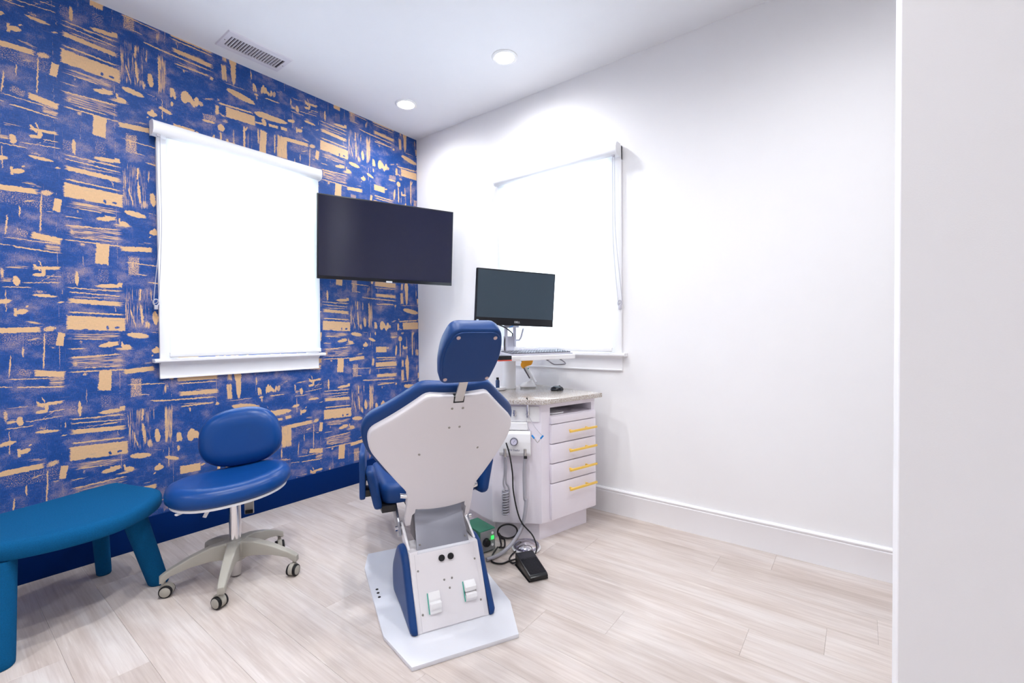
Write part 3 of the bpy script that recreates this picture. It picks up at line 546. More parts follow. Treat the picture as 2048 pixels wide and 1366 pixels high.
downlight(-0.463, -1.352, 'round recessed ceiling light above the top of the white wall window', 0.75)
for (x, y, lb) in ((-1.05, -3.15, 'recessed ceiling light above the bare end of the white wall'),
                   (-1.45, -1.70, 'unseen recessed light added straight above the dental chair'),  # out-of-frame lamp added to brighten chair, cabinet front and mid-room
                   (-2.05, -1.10, 'recessed ceiling light above the felt bench'),
                   (-2.30, -2.30, 'unseen recessed light added above the spot where the viewer stands'),  # added out-of-frame lamp, lifts the ambient light and the chair back
                   (-3.70, -0.95, 'unseen recessed light added far left along the patterned wall'),  # unseen lamp added to raise the ambient level
                   (-3.70, -2.30, 'unseen recessed light added over the left side of the room'),  # likewise added out of view for softer general light
                   (-3.80, -4.20, 'unseen recessed light added in the far corner behind the viewer')):  # added behind the camera as extra ambient light
    downlight(x, y, lb, 0.7 if x < -3 else 1.0)

vt = thing('ceiling_vent', 'white rectangular slatted air vent in the ceiling beside the patterned wall', 'vent', (-1.4265, -0.205, H))
f = MB(); ox, oy, ix, iy = 0.181, 0.101, 0.150, 0.058
lo, li = [(-ox, -oy), (ox, -oy), (ox, oy), (-ox, oy)], [(-ix, -iy), (ix, -iy), (ix, iy), (-ix, iy)]
r0 = [f.v((a, b_, 0)) for a, b_ in lo]; r1 = [f.v((a*0.97, b_*0.95, -0.006)) for a, b_ in lo]; r2 = [f.v((a, b_, -0.008)) for a, b_ in li]; r3 = [f.v((a, b_, -0.0005)) for a, b_ in li]
for A_, B_ in ((r0, r1), (r1, r2), (r2, r3), (r3, r0)):
    for i in range(4): f.face([A_[i], A_[(i+1) % 4], B_[(i+1) % 4], B_[i]])
f.build('frame', 'vent_white', vt, smooth=20)
MB().box((-ix+0.001, -iy+0.001, -0.0018), (ix-0.001, iy-0.001, -0.0004)).build('duct_shade_sheet', 'vent_dark', vt, smooth=0)  # flat dark sheet, colour stands in for the shade inside the duct
sl = None
for i in range(18):
    x = -ix + 0.011 + i*(2*ix-0.020)/17.6
    if sl is None:
        sl = MB().hexa([(-0.0035, -iy+0.001, -0.0020), (-0.0020, -iy+0.001, -0.0020), (-0.0020, iy-0.001, -0.0020), (-0.0035, iy-0.001, -0.0020), (-0.0005, -iy+0.001, -0.0082), (0.0035, -iy+0.001, -0.0082), (0.0035, iy-0.001, -0.0082), (-0.0005, iy-0.001, -0.0082)]).build('slat', 'vent_white', vt, smooth=0); o = sl
    else:
        o = sl.copy(); col.objects.link(o)
    o.location = (x, 0, 0)
for s in (-1, 1): MB().lathe([(0.004, -0.0078), (0.003, -0.0092), (0.0, -0.0095)], (s*0.164, 0, 0), n=10).build('screw', 'screw', vt)

# ---------------------------------------------------------------- dental chair
ch = thing('dental_chair', 'blue and white dental chair seen from behind, on a white floor plate', 'dental chair', (-1.5023, -1.9747, 0), R(-27.6))
pl_ = [(-0.202, -0.012), (0.202, -0.012), (0.262, 0.195), (0.262, 0.75), (0.228, 0.892), (-0.228, 0.892), (-0.262, 0.75), (-0.262, 0.195)]
MB().prism(pl_, 0, 0.016, lambda a, b_, d: (a, b_, d)).build('base_plate', 'plate_white', ch, bev=0.003)
for y in (0.53, 0.499, 0.464):
    MB().lathe([(0.0065, 0.0161), (0.0055, 0.0175), (0.0, 0.0175)], (-0.236, y, 0), n=12).build('plate_bolt', 'hole', ch)
# pedestal
ped = [(0.142, 0.0161), (0.276, 0.268), (0.405, 0.262), (0.512, 0.12), (0.502, 0.0161)]
MB().prism(ped, -0.146, 0.146, lambda y, z, x: (x, y, z)).build('pedestal', 'chair_white', ch, bev=0.005, seg=3)
for s in (-1, 1):
    MB().prism([(0.30, 0.2685), (0.40, 0.318), (0.455, 0.335), (0.47, 0.30), (0.408, 0.2635)], s*0.146, s*0.136, lambda y, z, x: (x, y, z)).build('side_plate', 'chair_white', ch, bev=0.002)
    out = resample(round_poly([(0.128, 0.018), (0.300, 0.274), (0.405, 0.268), (0.522, 0.122), (0.508, 0.018)], [0.012, 0.05, 0.05, 0.05, 0.03]), 60)
    MB().pad(out, [(0.0, 0.0), (0.0, 0.010), (0.004, 0.019), (0.014, 0.025)], lambda y, z, t, s=s: (s*(0.1465+t), y, z)).build('side_pad', 'blue_vinyl', ch, smooth=60)
# sloping rear face: frame (u across, s up the slope, t outwards)
sa = math.atan2(0.276-0.142, 0.268-0.0161)
def rear(u, s, t): return (u, 0.142+s*math.sin(sa)-t*math.cos(sa), 0.0161+s*math.cos(sa)+t*math.sin(sa))
MB(lambda p: Vector(rear(*p))).box((-0.127, 0.004, 0.0005), (0.127, 0.276, 0.0028)).build('rear_panel', 'chair_white', ch, bev=0.001, seg=1)
for u, s in ((-0.125+0.006, 0.215), (-0.119, 0.062), (0.120, 0.215), (0.119, 0.062), (-0.019, 0.164), (0.013, 0.164), (-0.001, 0.131)):
    MB(lambda p: Vector(rear(*p))).lathe([(0.0042, 0.0028), (0.0036, 0.0044), (0.0, 0.005)], (u, s, 0), n=12).build('screw', 'screw', ch)
for u in (-0.019, 0.019):
    MB(lambda p: Vector(rear(*p))).lathe([(0.0125, 0.0028), (0.0125, 0.010), (0.010, 0.013), (0.0, 0.013)], (u, 0.244, 0), n=20).build('rubber_plug', 'rubber', ch)
for (u, s, up) in ((-0.069, 0.094, 0), (0.078, 0.105, 1)):
    q = MB(lambda p: Vector(rear(*p)))
    q.prism([(s-0.038, 0.0028), (s+0.038, 0.0028), (s+0.038, 0.012), (s+0.012, 0.016), (s+0.004, 0.012), (s-0.004, 0.030), (s-0.022, 0.022), (s-0.028, 0.013), (s-0.038, 0.012)] if not up else
            [(s-0.038, 0.0028), (s+0.038, 0.0028), (s+0.038, 0.014), (s+0.012, 0.030), (s-0.002, 0.022), (s-0.004, 0.010), (s-0.014, 0.028), (s-0.028, 0.024), (s-0.034, 0.012)], u-0.023, u+0.023, lambda s_, t, u_: (u_, s_, t))
    q.build('rocker_switch', 'plastic_white', ch, bev=0.002)
    MB(lambda p: Vector(rear(*p))).box((u-0.0255, s-0.036, 0.0028), (u-0.0232, s+0.036, 0.008)).build('switch_gasket', 'teal_dot', ch, smooth=0)
# sloping metal hood between the pedestal and the back
MB().hexa([(-0.113, 0.280, 0.256), (0.113, 0.280, 0.256), (0.113, 0.294, 0.252), (-0.113, 0.294, 0.252), (-0.102, 0.372, 0.402), (0.102, 0.372, 0.402), (0.102, 0.386, 0.398), (-0.102, 0.386, 0.398)]).build('metal_hood', 'steel_grey', ch, bev=0.004)
MB().box((-0.1135, 0.270, 0.252), (0.1135, 0.288, 0.268)).build('hood_lip', 'plate_white', ch, bev=0.005, seg=3)
for s in (-1, 1): MB().lathe([(0.004, 0), (0.003, 0.003), (0.0, 0.0035)], (s*0.098, 0.294, 0.287), (0, -0.86, 0.5), 10).build('screw', 'screw', ch)
MB().box((-0.10, 0.385, 0.2645), (0.10, 0.47, 0.395)).build('lift_column', 'steel_dark', ch, bev=0.01)
MB().box((-0.12, 0.42, 0.396), (0.12, 0.80, 0.415)).build('seat_bracket', 'steel_dark', ch, bev=0.003)
for s in (-1, 1):
    MB().prism([(0.405, 0.29), (0.45, 0.27), (0.61, 0.385), (0.585, 0.412), (0.53, 0.413), (0.43, 0.34)], s*0.150, s*0.160, lambda y, z, x: (x, y, z)).build('hinge_link', 'steel_grey', ch, bev=0.002)
    MB().cyl((s*0.135, 0.432, 0.312), (s*0.172, 0.432, 0.312), 0.011, n=14).build('hinge_bolt', 'chrome', ch)
# backrest shell, reclined 27 degrees, sides curved forward
rc = R(27)
def bk(u, s, t):
    c = 0.10*(min(abs(u), 0.34)/0.30)**2 + t
    return Vector((u, 0.349 - s*math.sin(rc) + c*math.cos(rc), 0.347 + s*math.cos(rc) + c*math.sin(rc)))
half = [(0.116, 0.640), (0.302, 0.432), (0.300, 0.352), (0.180, 0.205), (0.144, 0.165), (0.142, 0.075)]
sh_ = resample(round_poly(half + [(-a, b_) for a, b_ in reversed(half)], [0.02, 0.10, 0.10, 0.03, 0.03, 0.004, 0.004, 0.03, 0.03, 0.10, 0.10, 0.02]), 132)
q = MB(lambda p: bk(*p)).pad(sh_, [(0.010, 0.0), (0.003, 0.0015), (0, 0.005), (0, 0.030)], lambda u, s, t: (u, s, t), inner=(0.88, 0.75, 0.6, 0.45, 0.3, 0.15))
for s in (-1, 1):
    q.prism([(s*0.142, 0.10), (s*0.106, 0.10), (s*0.108, 0.06), (s*0.118, 0.045), (s*0.120, -0.012), (s*0.138, -0.02), (s*0.142, 0.0)], 0.0, 0.020, lambda u, v_, t: (u, v_, t))
q.build('back_shell', 'chair_white', ch, smooth=40)
for u, s in ((-0.021, 0.587), (0.021, 0.586), (-0.021, 0.499), (0.020, 0.499), (-0.12, 0.369), (0.12, 0.371)):
    MB(lambda p: bk(*p)).lathe([(0.0048, 0.0002), (0.0042, -0.0014), (0.0, -0.002)], (u, s, 0), n=12).build('screw', 'screw', ch)
ch_half = [(0.128, 0.668), (0.322, 0.455), (0.318, 0.335), (0.215, 0.215), (0.15, 0.19)]
cu2 = resample(round_poly(ch_half + [(-a, b_) for a, b_ in reversed(ch_half)], [0.03, 0.10, 0.10, 0.06, 0.03, 0.03, 0.06, 0.10, 0.10, 0.03]), 120)
MB(lambda p: bk(*p)).pad(cu2, [(0.016, 0.0302), (0.004, 0.032), (0, 0.042), (0, 0.062), (0.008, 0.080), (0.028, 0.092), (0.06, 0.096)], lambda u, s, t: (u, s, t), inner=(0.85, 0.7, 0.5, 0.3, 0.15)).build('back_cushion', 'blue_vinyl', ch, smooth=60)
for s in (-1, 1):
    MB(lambda p: bk(*p)).cyl((s*0.132, 0.13, 0.02), (s*0.168, 0.13, 0.02), 0.010, n=14).build('pivot_bolt', 'chrome', ch)
# headrest on its flat bar
rh = R(38)
def hd(u, s, t): return Vector((u, -0.010 - s*math.sin(rh) + t*math.cos(rh), 0.984 + s*math.cos(rh) + t*math.sin(rh)))
a0, a1 = bk(0, 0.575, 0.012), hd(0, 0.06, 0.012)
n_ = (a1-a0).normalized().cross(Vector((1, 0, 0))).normalized()
c8 = []
for pt in (a0, a1):
    for dx, dn in ((-0.0165, -0.004), (0.0165, -0.004), (0.0165, 0.004), (-0.0165, 0.004)): c8.append(pt + Vector((dx, 0, 0)) + n_*dn)
MB().hexa(c8).build('headrest_bar', 'brushed', ch, bev=0.0015)
MB(lambda p: bk(*p)).box((-0.021, 0.612, -0.0012), (0.021, 0.641, 0.02)).build('bar_slot', 'bezel', ch, bev=0.002)
hh = [(0.082, 0.224), (0.106, 0.150), (0.107, 0.080), (0.090, -0.016)]
ho = resample(round_poly(hh + [(-a, b_) for a, b_ in reversed(hh)], [0.028, 0.05, 0.06, 0.024, 0.024, 0.06, 0.05, 0.028]), 96)
hr = MB().pad(ho, [(0.012, 0.001), (0.003, 0.003), (0, 0.010), (0, 0.045), (0.006, 0.062), (0.02, 0.072), (0.04, 0.074)], lambda u, s, t: hd(u, s, t)).build('headrest', 'blue_vinyl', ch, smooth=60)
hi = resample(round_poly([(a*0.93, 0.10+(b_-0.10)*0.93) for a, b_ in hh] + [(-a*0.93, 0.10+(b_-0.10)*0.93) for a, b_ in reversed(hh)], 0.03), 72)
MB().pad(hi, [(0.004, -0.004), (0.001, -0.003), (0, 0.0), (0, 0.004)], lambda u, s, t: hd(u, s, t)).build('back_cover', 'blue_vinyl', hr, smooth=50)
for u, s in ((-0.069, 0.202), (0.069, 0.200), (-0.083, 0.004), (0.083, 0.002)):
    MB(lambda p: hd(*p)).lathe([(0.0072, -0.003), (0.0068, -0.0055), (0.0045, -0.007), (0.0, -0.0062)], (u*0.94, 0.1+(s-0.1)*0.93, 0), n=16).build('button', 'bolt_pink', hr)
# seat, wings and arms
so = resample(round_poly([(-0.222, 0.44), (0.222, 0.44), (0.205, 0.92), (-0.205, 0.92)], 0.06), 64)
MB().pad(so, [(0.015, 0.4155), (0.003, 0.42), (0, 0.435), (0, 0.47), (0.008, 0.488), (0.03, 0.497)], lambda x, y, z: (x, y, z - 0.03*max(0, (y-0.75)) )).build('seat_cushion', 'blue_vinyl', ch, smooth=60)
lo_ = resample(round_poly([(-0.19, 0.93), (0.19, 0.93), (0.15, 1.38), (-0.15, 1.38)], 0.06), 64)
MB().pad(lo_, [(0.015, 0.39), (0, 0.405), (0, 0.45), (0.008, 0.468), (0.03, 0.475)], lambda x, y, z: (x, y, z - 0.30*(y-0.93))).build('leg_rest', 'blue_vinyl', ch, smooth=60)
for s in (-1, 1):
    wo = resample(round_poly([(0.43, 0.575), (0.425, 0.404), (0.52, 0.402), (0.60, 0.46), (0.56, 0.57)], 0.025), 48)
    MB().pad(wo, [(0.016, -0.020), (0.004, -0.017), (0, -0.008), (0, 0.008), (0.004, 0.017), (0.016, 0.020)], lambda y, z, t, s=s: (s*(0.250 + 0.22*(z-0.45) - 0.15*(y-0.43) + t*0.85), y, z)).build('side_wing', 'blue_vinyl', ch, smooth=60)
    ao = resample(round_poly([(0.42, 0.655), (0.42, 0.452), (0.60, 0.50), (0.66, 0.60), (0.64, 0.655)] if s < 0 else [(0.42, 0.665), (0.42, 0.60), (0.60, 0.60), (0.64, 0.63), (0.62, 0.665)], 0.03), 48)
    MB().pad(ao, [(0.010, -0.012), (0.002, -0.010), (0, -0.005), (0, 0.005), (0.002, 0.010), (0.010, 0.012)], lambda y, z, t, s=s: (s*(0.306 - 0.16*(y-0.42) + t), y, z)).build('armrest', 'blue_vinyl', ch, smooth=60)
    if s < 0: MB().box((-0.292, 0.45, 0.462), (-0.258, 0.52, 0.492)).build('arm_bracket', 'black_plastic', ch, bev=0.003)
MB().box((-0.225, 0.44, 0.385), (-0.165, 0.54, 0.4155)).build('under_seat_box', 'black_plastic', ch, bev=0.004)

# ---------------------------------------------------------------- operator stool
st = thing('operator_stool', 'blue padded swivel stool on a grey five-armed caster base', 'stool', (-1.781, -0.728, 0), R(-15.6))
hub = MB().lathe([(0.0, 0.085), (0.045, 0.085), (0.052, 0.10), (0.054, 0.165), (0.046, 0.176), (0.0, 0.178)], n=28).build('hub', 'stool_grey', st)
arm = None
for k in range(5):
    an = R(22+15.6+72*k)
    if arm is None:
        a = MB()
        prof_ = [(0.035, 0.176, 0.098, 0.030), (0.10, 0.170, 0.108, 0.024), (0.18, 0.146, 0.104, 0.021), (0.25, 0.116, 0.088, 0.018), (0.278, 0.100, 0.066, 0.017), (0.290, 0.092, 0.064, 0.014)]
        rs = []
        for x, zt, zb, hw in prof_: rs.append([(x, -hw, zb), (x, hw, zb), (x, hw*0.92, zt-0.004), (x, hw*0.7, zt), (x, -hw*0.7, zt), (x, -hw*0.92, zt-0.004)])
        arm = a.rings(rs).build('base_arm', 'stool_grey', st, bev=0.002, smooth=40); o = arm
    else:
        o = arm.copy(); col.objects.link(o)
    o.rotation_euler = (0, 0, an)
for k in range(5):
    an = R(22+15.6+72*k); cx, cy = 0.275*math.cos(an), 0.275*math.sin(an)
    w_ = [160, 250, 235, 20, 120][k]; ra = R(w_ + 15.6)
    ax = Vector((math.cos(ra), math.sin(ra), 0)); c = Vector((cx, cy, 0.0)) + Vector((-ax.y, ax.x, 0))*0.012
    body = MB().cyl((cx, cy, 0.040), (cx, cy, 0.068), 0.008, n=12)
    body.lathe([(0.0, -0.010), (0.0275, -0.010), (0.0285, -0.006), (0.0285, 0.006), (0.0275, 0.010), (0.0, 0.010)], c + Vector((0, 0, 0.031)), ax, 24)
    cst = body.build('caster', 'stool_grey', st, smooth=40)
    for s in (-1, 1):
        MB().lathe([(0.016, 0.0102), (0.0255, 0.0105), (0.0262, 0.013), (0.0262, 0.019), (0.0245, 0.0215), (0.021, 0.0215)], c + Vector((0, 0, 0.0263)), ax*s, 24).build('tyre', 'rubber', cst)
        MB().lathe([(0.0, 0.012), (0.0208, 0.012), (0.0208, 0.0225), (0.018, 0.024), (0.0, 0.0245)], c + Vector((0, 0, 0.0263)), ax*s, 24).build('wheel_cap', 'stool_grey', cst)
MB().cyl((0, 0, 0.010), (0, 0, 0.090), 0.024, n=24).build('lower_tube', 'brushed', st)
MB().cyl((0, 0, 0.176), (0, 0, 0.372), 0.0255, n=28).build('gas_column', 'chrome', st)
MB().box((-0.075, -0.06, 0.358), (0.075, 0.16, 0.380)).build('seat_mechanism', 'black_plastic', st, bev=0.006)
SY = 0.045
so = superell(0.258, 0.20, 2.35, 64)
def seatf(x, y, z):
    k = (x/0.258)**2
    return (x - 0.012, y + SY - 0.02*k, z - 0.008 + 0.018*k*(1 if z > 0.41 else 0.6) - 0.012*max(0, -y/0.2)**2 + 0.012 + 0.07*(x+0.06))
MB().pad([(x*0.93, y*0.93) for x, y in so], [(0.02, 0.378), (0, 0.381), (0, 0.392), (0.01, 0.394)], seatf).build('seat_pan', 'plastic_white', st, smooth=50)
MB().pad(so, [(0.035, 0.394), (0.012, 0.396), (0.002, 0.408), (0, 0.424), (0.004, 0.442), (0.016, 0.458), (0.038, 0.468), (0.062, 0.471)], lambda x, y, z: seatf(x, y, z - (0.014*(1-min(1, (x/0.2)**2 + (y/0.16)**2)) if z > 0.465 else 0)), inner=(0.85, 0.7, 0.5, 0.3, 0.12)).build('seat_cushion', 'stool_vinyl', st, smooth=70)
BR = R(-15)
def br_(x, y, z): return (x*math.cos(BR)-y*math.sin(BR), x*math.sin(BR)+y*math.cos(BR), z)
bo = superell(0.188, 0.147, 2.5, 64)
def backf(x, z, t):
    x, z = x*math.cos(0.11)-z*math.sin(0.11), x*math.sin(0.11)+z*math.cos(0.11)
    return br_(x*(1-0.35*z), 0.225 + 0.12*z - 0.5*x*x - t, 0.626 + z)
MB().pad(bo, [(0.045, -0.030), (0.018, -0.026), (0.004, -0.014), (0, 0.004), (0.004, 0.024), (0.016, 0.042), (0.042, 0.055), (0.075, 0.060)], backf, inner=(0.85, 0.7, 0.5, 0.3, 0.12)).build('backrest', 'stool_vinyl', st, smooth=70)
MB(lambda p: Vector(br_(*p))).tube(bez([(0.02, 0.10, 0.366), (0.02, 0.20, 0.362), (0.02, 0.262, 0.40), (0.02, 0.270, 0.50), (0.01, 0.268, 0.62)], 6), 0.016, 12, flat=0.45).build('back_bar', 'chrome', st, smooth=60)
MB(lambda p: Vector(br_(*p))).box((0.000, 0.256, 0.200), (0.044, 0.270, 0.365)).build('adjust_bar', 'brushed', st, bev=0.003)
MB(lambda p: Vector(br_(*p))).box((0.004, 0.252, 0.203), (0.040, 0.2555, 0.222)).build('end_cap', 'rubber', st, bev=0.001)
MB().tube(bez([(-0.06, -0.01, 0.372), (-0.09, -0.05, 0.370), (-0.112, -0.075, 0.358), (-0.125, -0.088, 0.340)], 5), [0.005]*6+[0.009]*10, 10, flat=0.6).build('height_lever', 'plastic_white', st, smooth=60)
MB().tube(bez([(-0.07, 0.04, 0.368), (-0.16, 0.0, 0.364), (-0.225, -0.06, 0.366)], 5), [0.005]*5+[0.010]*6, 10, flat=0.5).build('tilt_lever', 'plastic_white', st, smooth=60)
MB().tube(bez([(0.07, 0.05, 0.374), (0.15, 0.03, 0.386), (0.215, 0.01, 0.400)], 5), [0.006]*5+[0.011]*6, 10, flat=0.6).build('tilt_knob', 'plastic_white', st, smooth=60)

# ---------------------------------------------------------------- felt bench
be = thing('felt_bench', 'low bow-fronted bench covered all over in teal blue felt', 'bench', (-2.08, -0.075, 0), R(19))
arc = [(0, 0), (-0.002, -0.335), (-0.08, -0.437), (-0.20, -0.515), (-0.345, -0.553), (-0.49, -0.515), (-0.61, -0.437), (-0.698, -0.335), (-0.70, 0)]
bo = resample(round_poly(arc, [0.03, 0.05, 0.08, 0.1, 0.1, 0.1, 0.08, 0.05, 0.03], 8), 110)
MB().pad(bo, [(0.020, 0.345), (0.006, 0.347), (0, 0.355), (0, 0.385), (0.006, 0.400), (0.018, 0.408), (0.035, 0.411)], lambda x, y, z: (x, y, z)).build('seat_top', 'felt_teal', be, smooth=60)
for (tx, ty, fx, fy, r_) in ((-0.14, -0.10, -0.112, -0.085, 0.029), (-0.57, -0.10, -0.60, -0.085, 0.029), (-0.165, -0.385, -0.088, -0.425, 0.040), (-0.605, -0.385, -0.645, -0.468, 0.042)):
    T_, F_ = Vector((tx, ty, 0.346)), Vector((fx, fy, 0.0)); rg = []
    for t_, rr in ((0, 1.18), (0.5, 1.08), (0.93, 1.0), (0.985, 0.97), (1.0, 0.86)):
        c = T_.lerp(F_, t_); rg.append([(c.x + r_*rr*math.cos(2*PI*j/28), c.y + r_*rr*math.sin(2*PI*j/28), c.z) for j in range(28)])
    MB().rings(rg).build('leg', 'felt_teal', be, smooth=60)

# ---------------------------------------------------------------- television on the wall beside the window
tv = thing('television', 'large black flat television on a wall arm across the corner', 'television', (-0.612, -0.402, 1.808), R(-22.9))
tv.rotation_euler = (R(4.0), R(0.4), R(-22.9))
TW, TH = 0.967, 0.562
MB().box((-TW/2, -0.010, -TH/2), (TW/2, 0.022, TH/2)).build('housing', 'bezel', tv, bev=0.003)
MB().box((-TW/2+0.008, -0.0118, -TH/2+0.022), (TW/2-0.008, -0.0102, TH/2-0.008)).build('screen', 'screen', tv, smooth=0)
MB().box((-0.30, 0.0222, -0.2), (0.30, 0.050, 0.16)).build('rear_bulge', 'black_plastic', tv, bev=0.015)
MB().box((-0.022, -0.0128, -TH/2-0.004), (0.022, -0.0103, -TH/2+0.008)).build('badge', 'logo_light', tv, bev=0.001, seg=1)
# the arm that carries it reaches back to the patterned wall (built upright, then taken into the set's frame)
bpy.context.view_layer.update()
TI = (Matrix.Translation(tv.location) @ tv.rotation_euler.to_matrix().to_4x4()).inverted()
q = MB(TI); q.box((-0.56, -0.02, 1.65), (-0.44, -0.0005, 1.95)); q.build('wall_plate', 'black_plastic', tv, bev=0.003)
MB(TI).box((-0.52, -0.13, 1.77), (-0.48, -0.0202, 1.83)).build('wall_arm', 'black_plastic', tv, bev=0.004)
MB(TI).cyl((-0.50, -0.125, 1.80), (-0.584, -0.338, 1.80), 0.02, n=14).build('elbow', 'black_plastic', tv)
MB().box((-0.10, 0.0502, -0.10), (0.10, 0.066, 0.10)).build('mount_plate', 'black_plastic', tv, bev=0.003)

# ---------------------------------------------------------------- cabinet with stone top
CR = R(-15)
cb = thing('drawer_cabinet', 'white angled drawer cabinet with gold bar pulls under a stone top', 'cabinet', (-0.616, -1.709, 0), CR)
full = [(0, 0), (0.426, 0), (0.426, 0.60), (-0.196, 0.60), (-0.196, 0.193)]
ident = lambda a, b_, d: (a, b_, d)
q = MB(); q.prism(full, 0.10, 0.689, ident); q.prism(full, 0.735, 0.761, ident)
q.prism([(0, 0), (0.064, 0), (0.064, 0.26), (0.398, 0.26), (0.398, 0), (0.426, 0), (0.426, 0.60), (-0.196, 0.60), (-0.196, 0.193)], 0.689, 0.735, ident)
q.build('body', 'cab_white', cb, smooth=0)
MB().prism([(0.005, 0.028), (0.382, 0.028), (0.382, 0.55), (-0.165, 0.55), (-0.165, 0.21)], 0, 0.0995, ident).build('toe_kick', 'cab_white', cb, smooth=0)
MB().box((0.058, -0.019, 0.645), (0.416, -0.0005, 0.686)).build('fixed_rail', 'cab_white', cb, bev=0.0015)
for z0, z1 in ((0.536, 0.6405), (0.426, 0.5305), (0.316, 0.4205), (0.112, 0.3105)):
    d = MB().box((0.058, -0.019, z0), (0.416, -0.0005, z1)).build('drawer', 'cab_white', cb, bev=0.0015)
    zb = z1-0.046
    b_ = MB(); b_.box((0.172, -0.054, zb-0.006), (0.394, -0.043, zb+0.006)).build('pull', 'gold_pull', d, bev=0.002)
    for x in (0.198, 0.330): MB().cyl((x, -0.0195, zb), (x, -0.0435, zb), 0.0055, n=12).build('pull_post', 'gold_pull', d)
ct = MB().prism([(-0.020, -0.036), (0.456, -0.036), (0.456, 0.612), (-0.226, 0.612), (-0.226, 0.185), (-0.035, -0.012)], 0.762, 0.788, ident).build('stone_countertop', 'granite', None, bev=0.0025)
ct.location = (-0.616, -1.709, 0); ct.rotation_euler = (0, 0, CR)
tag(ct, 'speckled beige stone worktop lying on the white drawer cabinet', 'worktop')
sp_ = thing('white_tray', 'white rounded tray lying in the open slot above the drawers', 'tray', (-0.616, -1.709, 0.6895), CR)
MB().pad(resample(round_poly([(0.068, 0.012), (0.205, 0.012), (0.205, 0.22), (0.068, 0.22)], 0.05), 48), [(0.006, 0.0005), (0, 0.003), (0, 0.010), (0.006, 0.010), (0.010, 0.006)], lambda x, y, z: (x, y, z)).build('dish', 'plastic_white', sp_)

# ---------------------------------------------------------------- delivery unit on the cabinet's angled face
RF_ = Vector((-0.756, -1.475, 0)); DR = math.atan2(-0.234, 0.14)
def face2(a, o, z):   # a along the face, o out from it
    return RF_ + Vector((math.cos(DR), math.sin(DR), 0))*a + Vector((math.sin(DR), -math.cos(DR), 0))*o + Vector((0, 0, z))
du = thing('delivery_unit', 'white wall-hung air and water unit with a round pressure gauge on the cabinet side', 'dental unit', face2(0, 0, 0.48), DR)
L2 = lambda p: Vector((p[0], -p[1], p[2]-0.48))
D = lambda: MB(L2)
D().box((0.030, 0.0006, 0.664), (0.262, 0.006, 0.748)).build('top_panel', 'plastic_white', du, bev=0.002)
D().box((0.035, 0.0006, 0.620), (0.200, 0.020, 0.662)).build('upper_body', 'plastic_white', du, bev=0.006, seg=3)
D().prism(round_poly([(0.0006, 0.482), (0.036, 0.482), (0.046, 0.500), (0.050, 0.560), (0.046, 0.606), (0.036, 0.616), (0.0006, 0.616)], 0.006, 3), 0.045, 0.215, lambda o, z, a: (a, o, z)).build('control_box', 'plastic_white', du, smooth=40)
ga = D().lathe([(0.0, 0.050), (0.0215, 0.050), (0.0215, 0.060), (0.019, 0.063), (0.0165, 0.060), (0.0, 0.060)], (0.127, 0, 0.565), (0, 1, 0), 32).build('pressure_gauge', 'gauge_ring', du)
D().lathe([(0.0, 0.0601), (0.0168, 0.0601), (0.0168, 0.0608), (0.0, 0.0608)], (0.127, 0, 0.565), (0, 1, 0), 32).build('dial', 'gauge_face', ga)
nd = D(); nd.hexa([(0.1225, 0.0610, 0.5605), (0.1235, 0.0610, 0.5595), (0.1365, 0.0610, 0.5735), (0.1345, 0.0610, 0.5745), (0.1225, 0.0618, 0.5605), (0.1235, 0.0618, 0.5595), (0.1365, 0.0618, 0.5735), (0.1345, 0.0618, 0.5745)]); nd.build('needle', 'ink', ga, smooth=0)
text_mesh('printed_name', 'TX DoAir', 0.0145, 'ink', du, Matrix.Translation((0.128, -0.0505, 0.517-0.48)) @ Matrix.Rotation(R(90), 4, 'X'))
for a in (0.076, 0.186):
    D().lathe([(0.008, -0.042), (0.0085, 0.0), (0.0085, 0.004), (0.0, 0.004)], (a, 0.045, 0.520), (0, 0, 1), 16).build('hose_collar', 'brushed', du)
D().box((0.180, 0.049, 0.474), (0.198, 0.060, 0.488)).build('hose_clip', 'black_plastic', du, bev=0.002)
for a, z, t_ in ((0.128, 0.725, 0), (0.200, 0.718, 1)):
    hv = D(); hv.lathe([(0.010, 0.006), (0.010, 0.016), (0.007, 0.018), (0.006, 0.030), (0.0, 0.030)], (a, 0, z-0.012), (0, 1, 0), 16)
    hv.cyl((a, 0.024, z-0.026), (a, 0.024, z+0.006), 0.007, n=14); hv.build('holder', 'chrome', du, smooth=40)
sy = thing('air_water_syringe', 'slim chrome syringe handpiece standing in its holder below the worktop edge', 'syringe', face2(0.200, 0.024, 0.724), DR)
MB().lathe([(0.0, 0.0005), (0.0075, 0.0005), (0.0075, 0.010), (0.0062, 0.014), (0.0058, 0.052), (0.004, 0.056), (0.003, 0.062), (0.0, 0.062)], n=18).build('handle', 'chrome', sy, smooth=40)
MB().tube([(0, 0, 0.060), (-0.001, 0, 0.068), (-0.005, -0.004, 0.074)], [0.0028, 0.0028, 0.0045], 10).build('tip', 'black_plastic', sy)
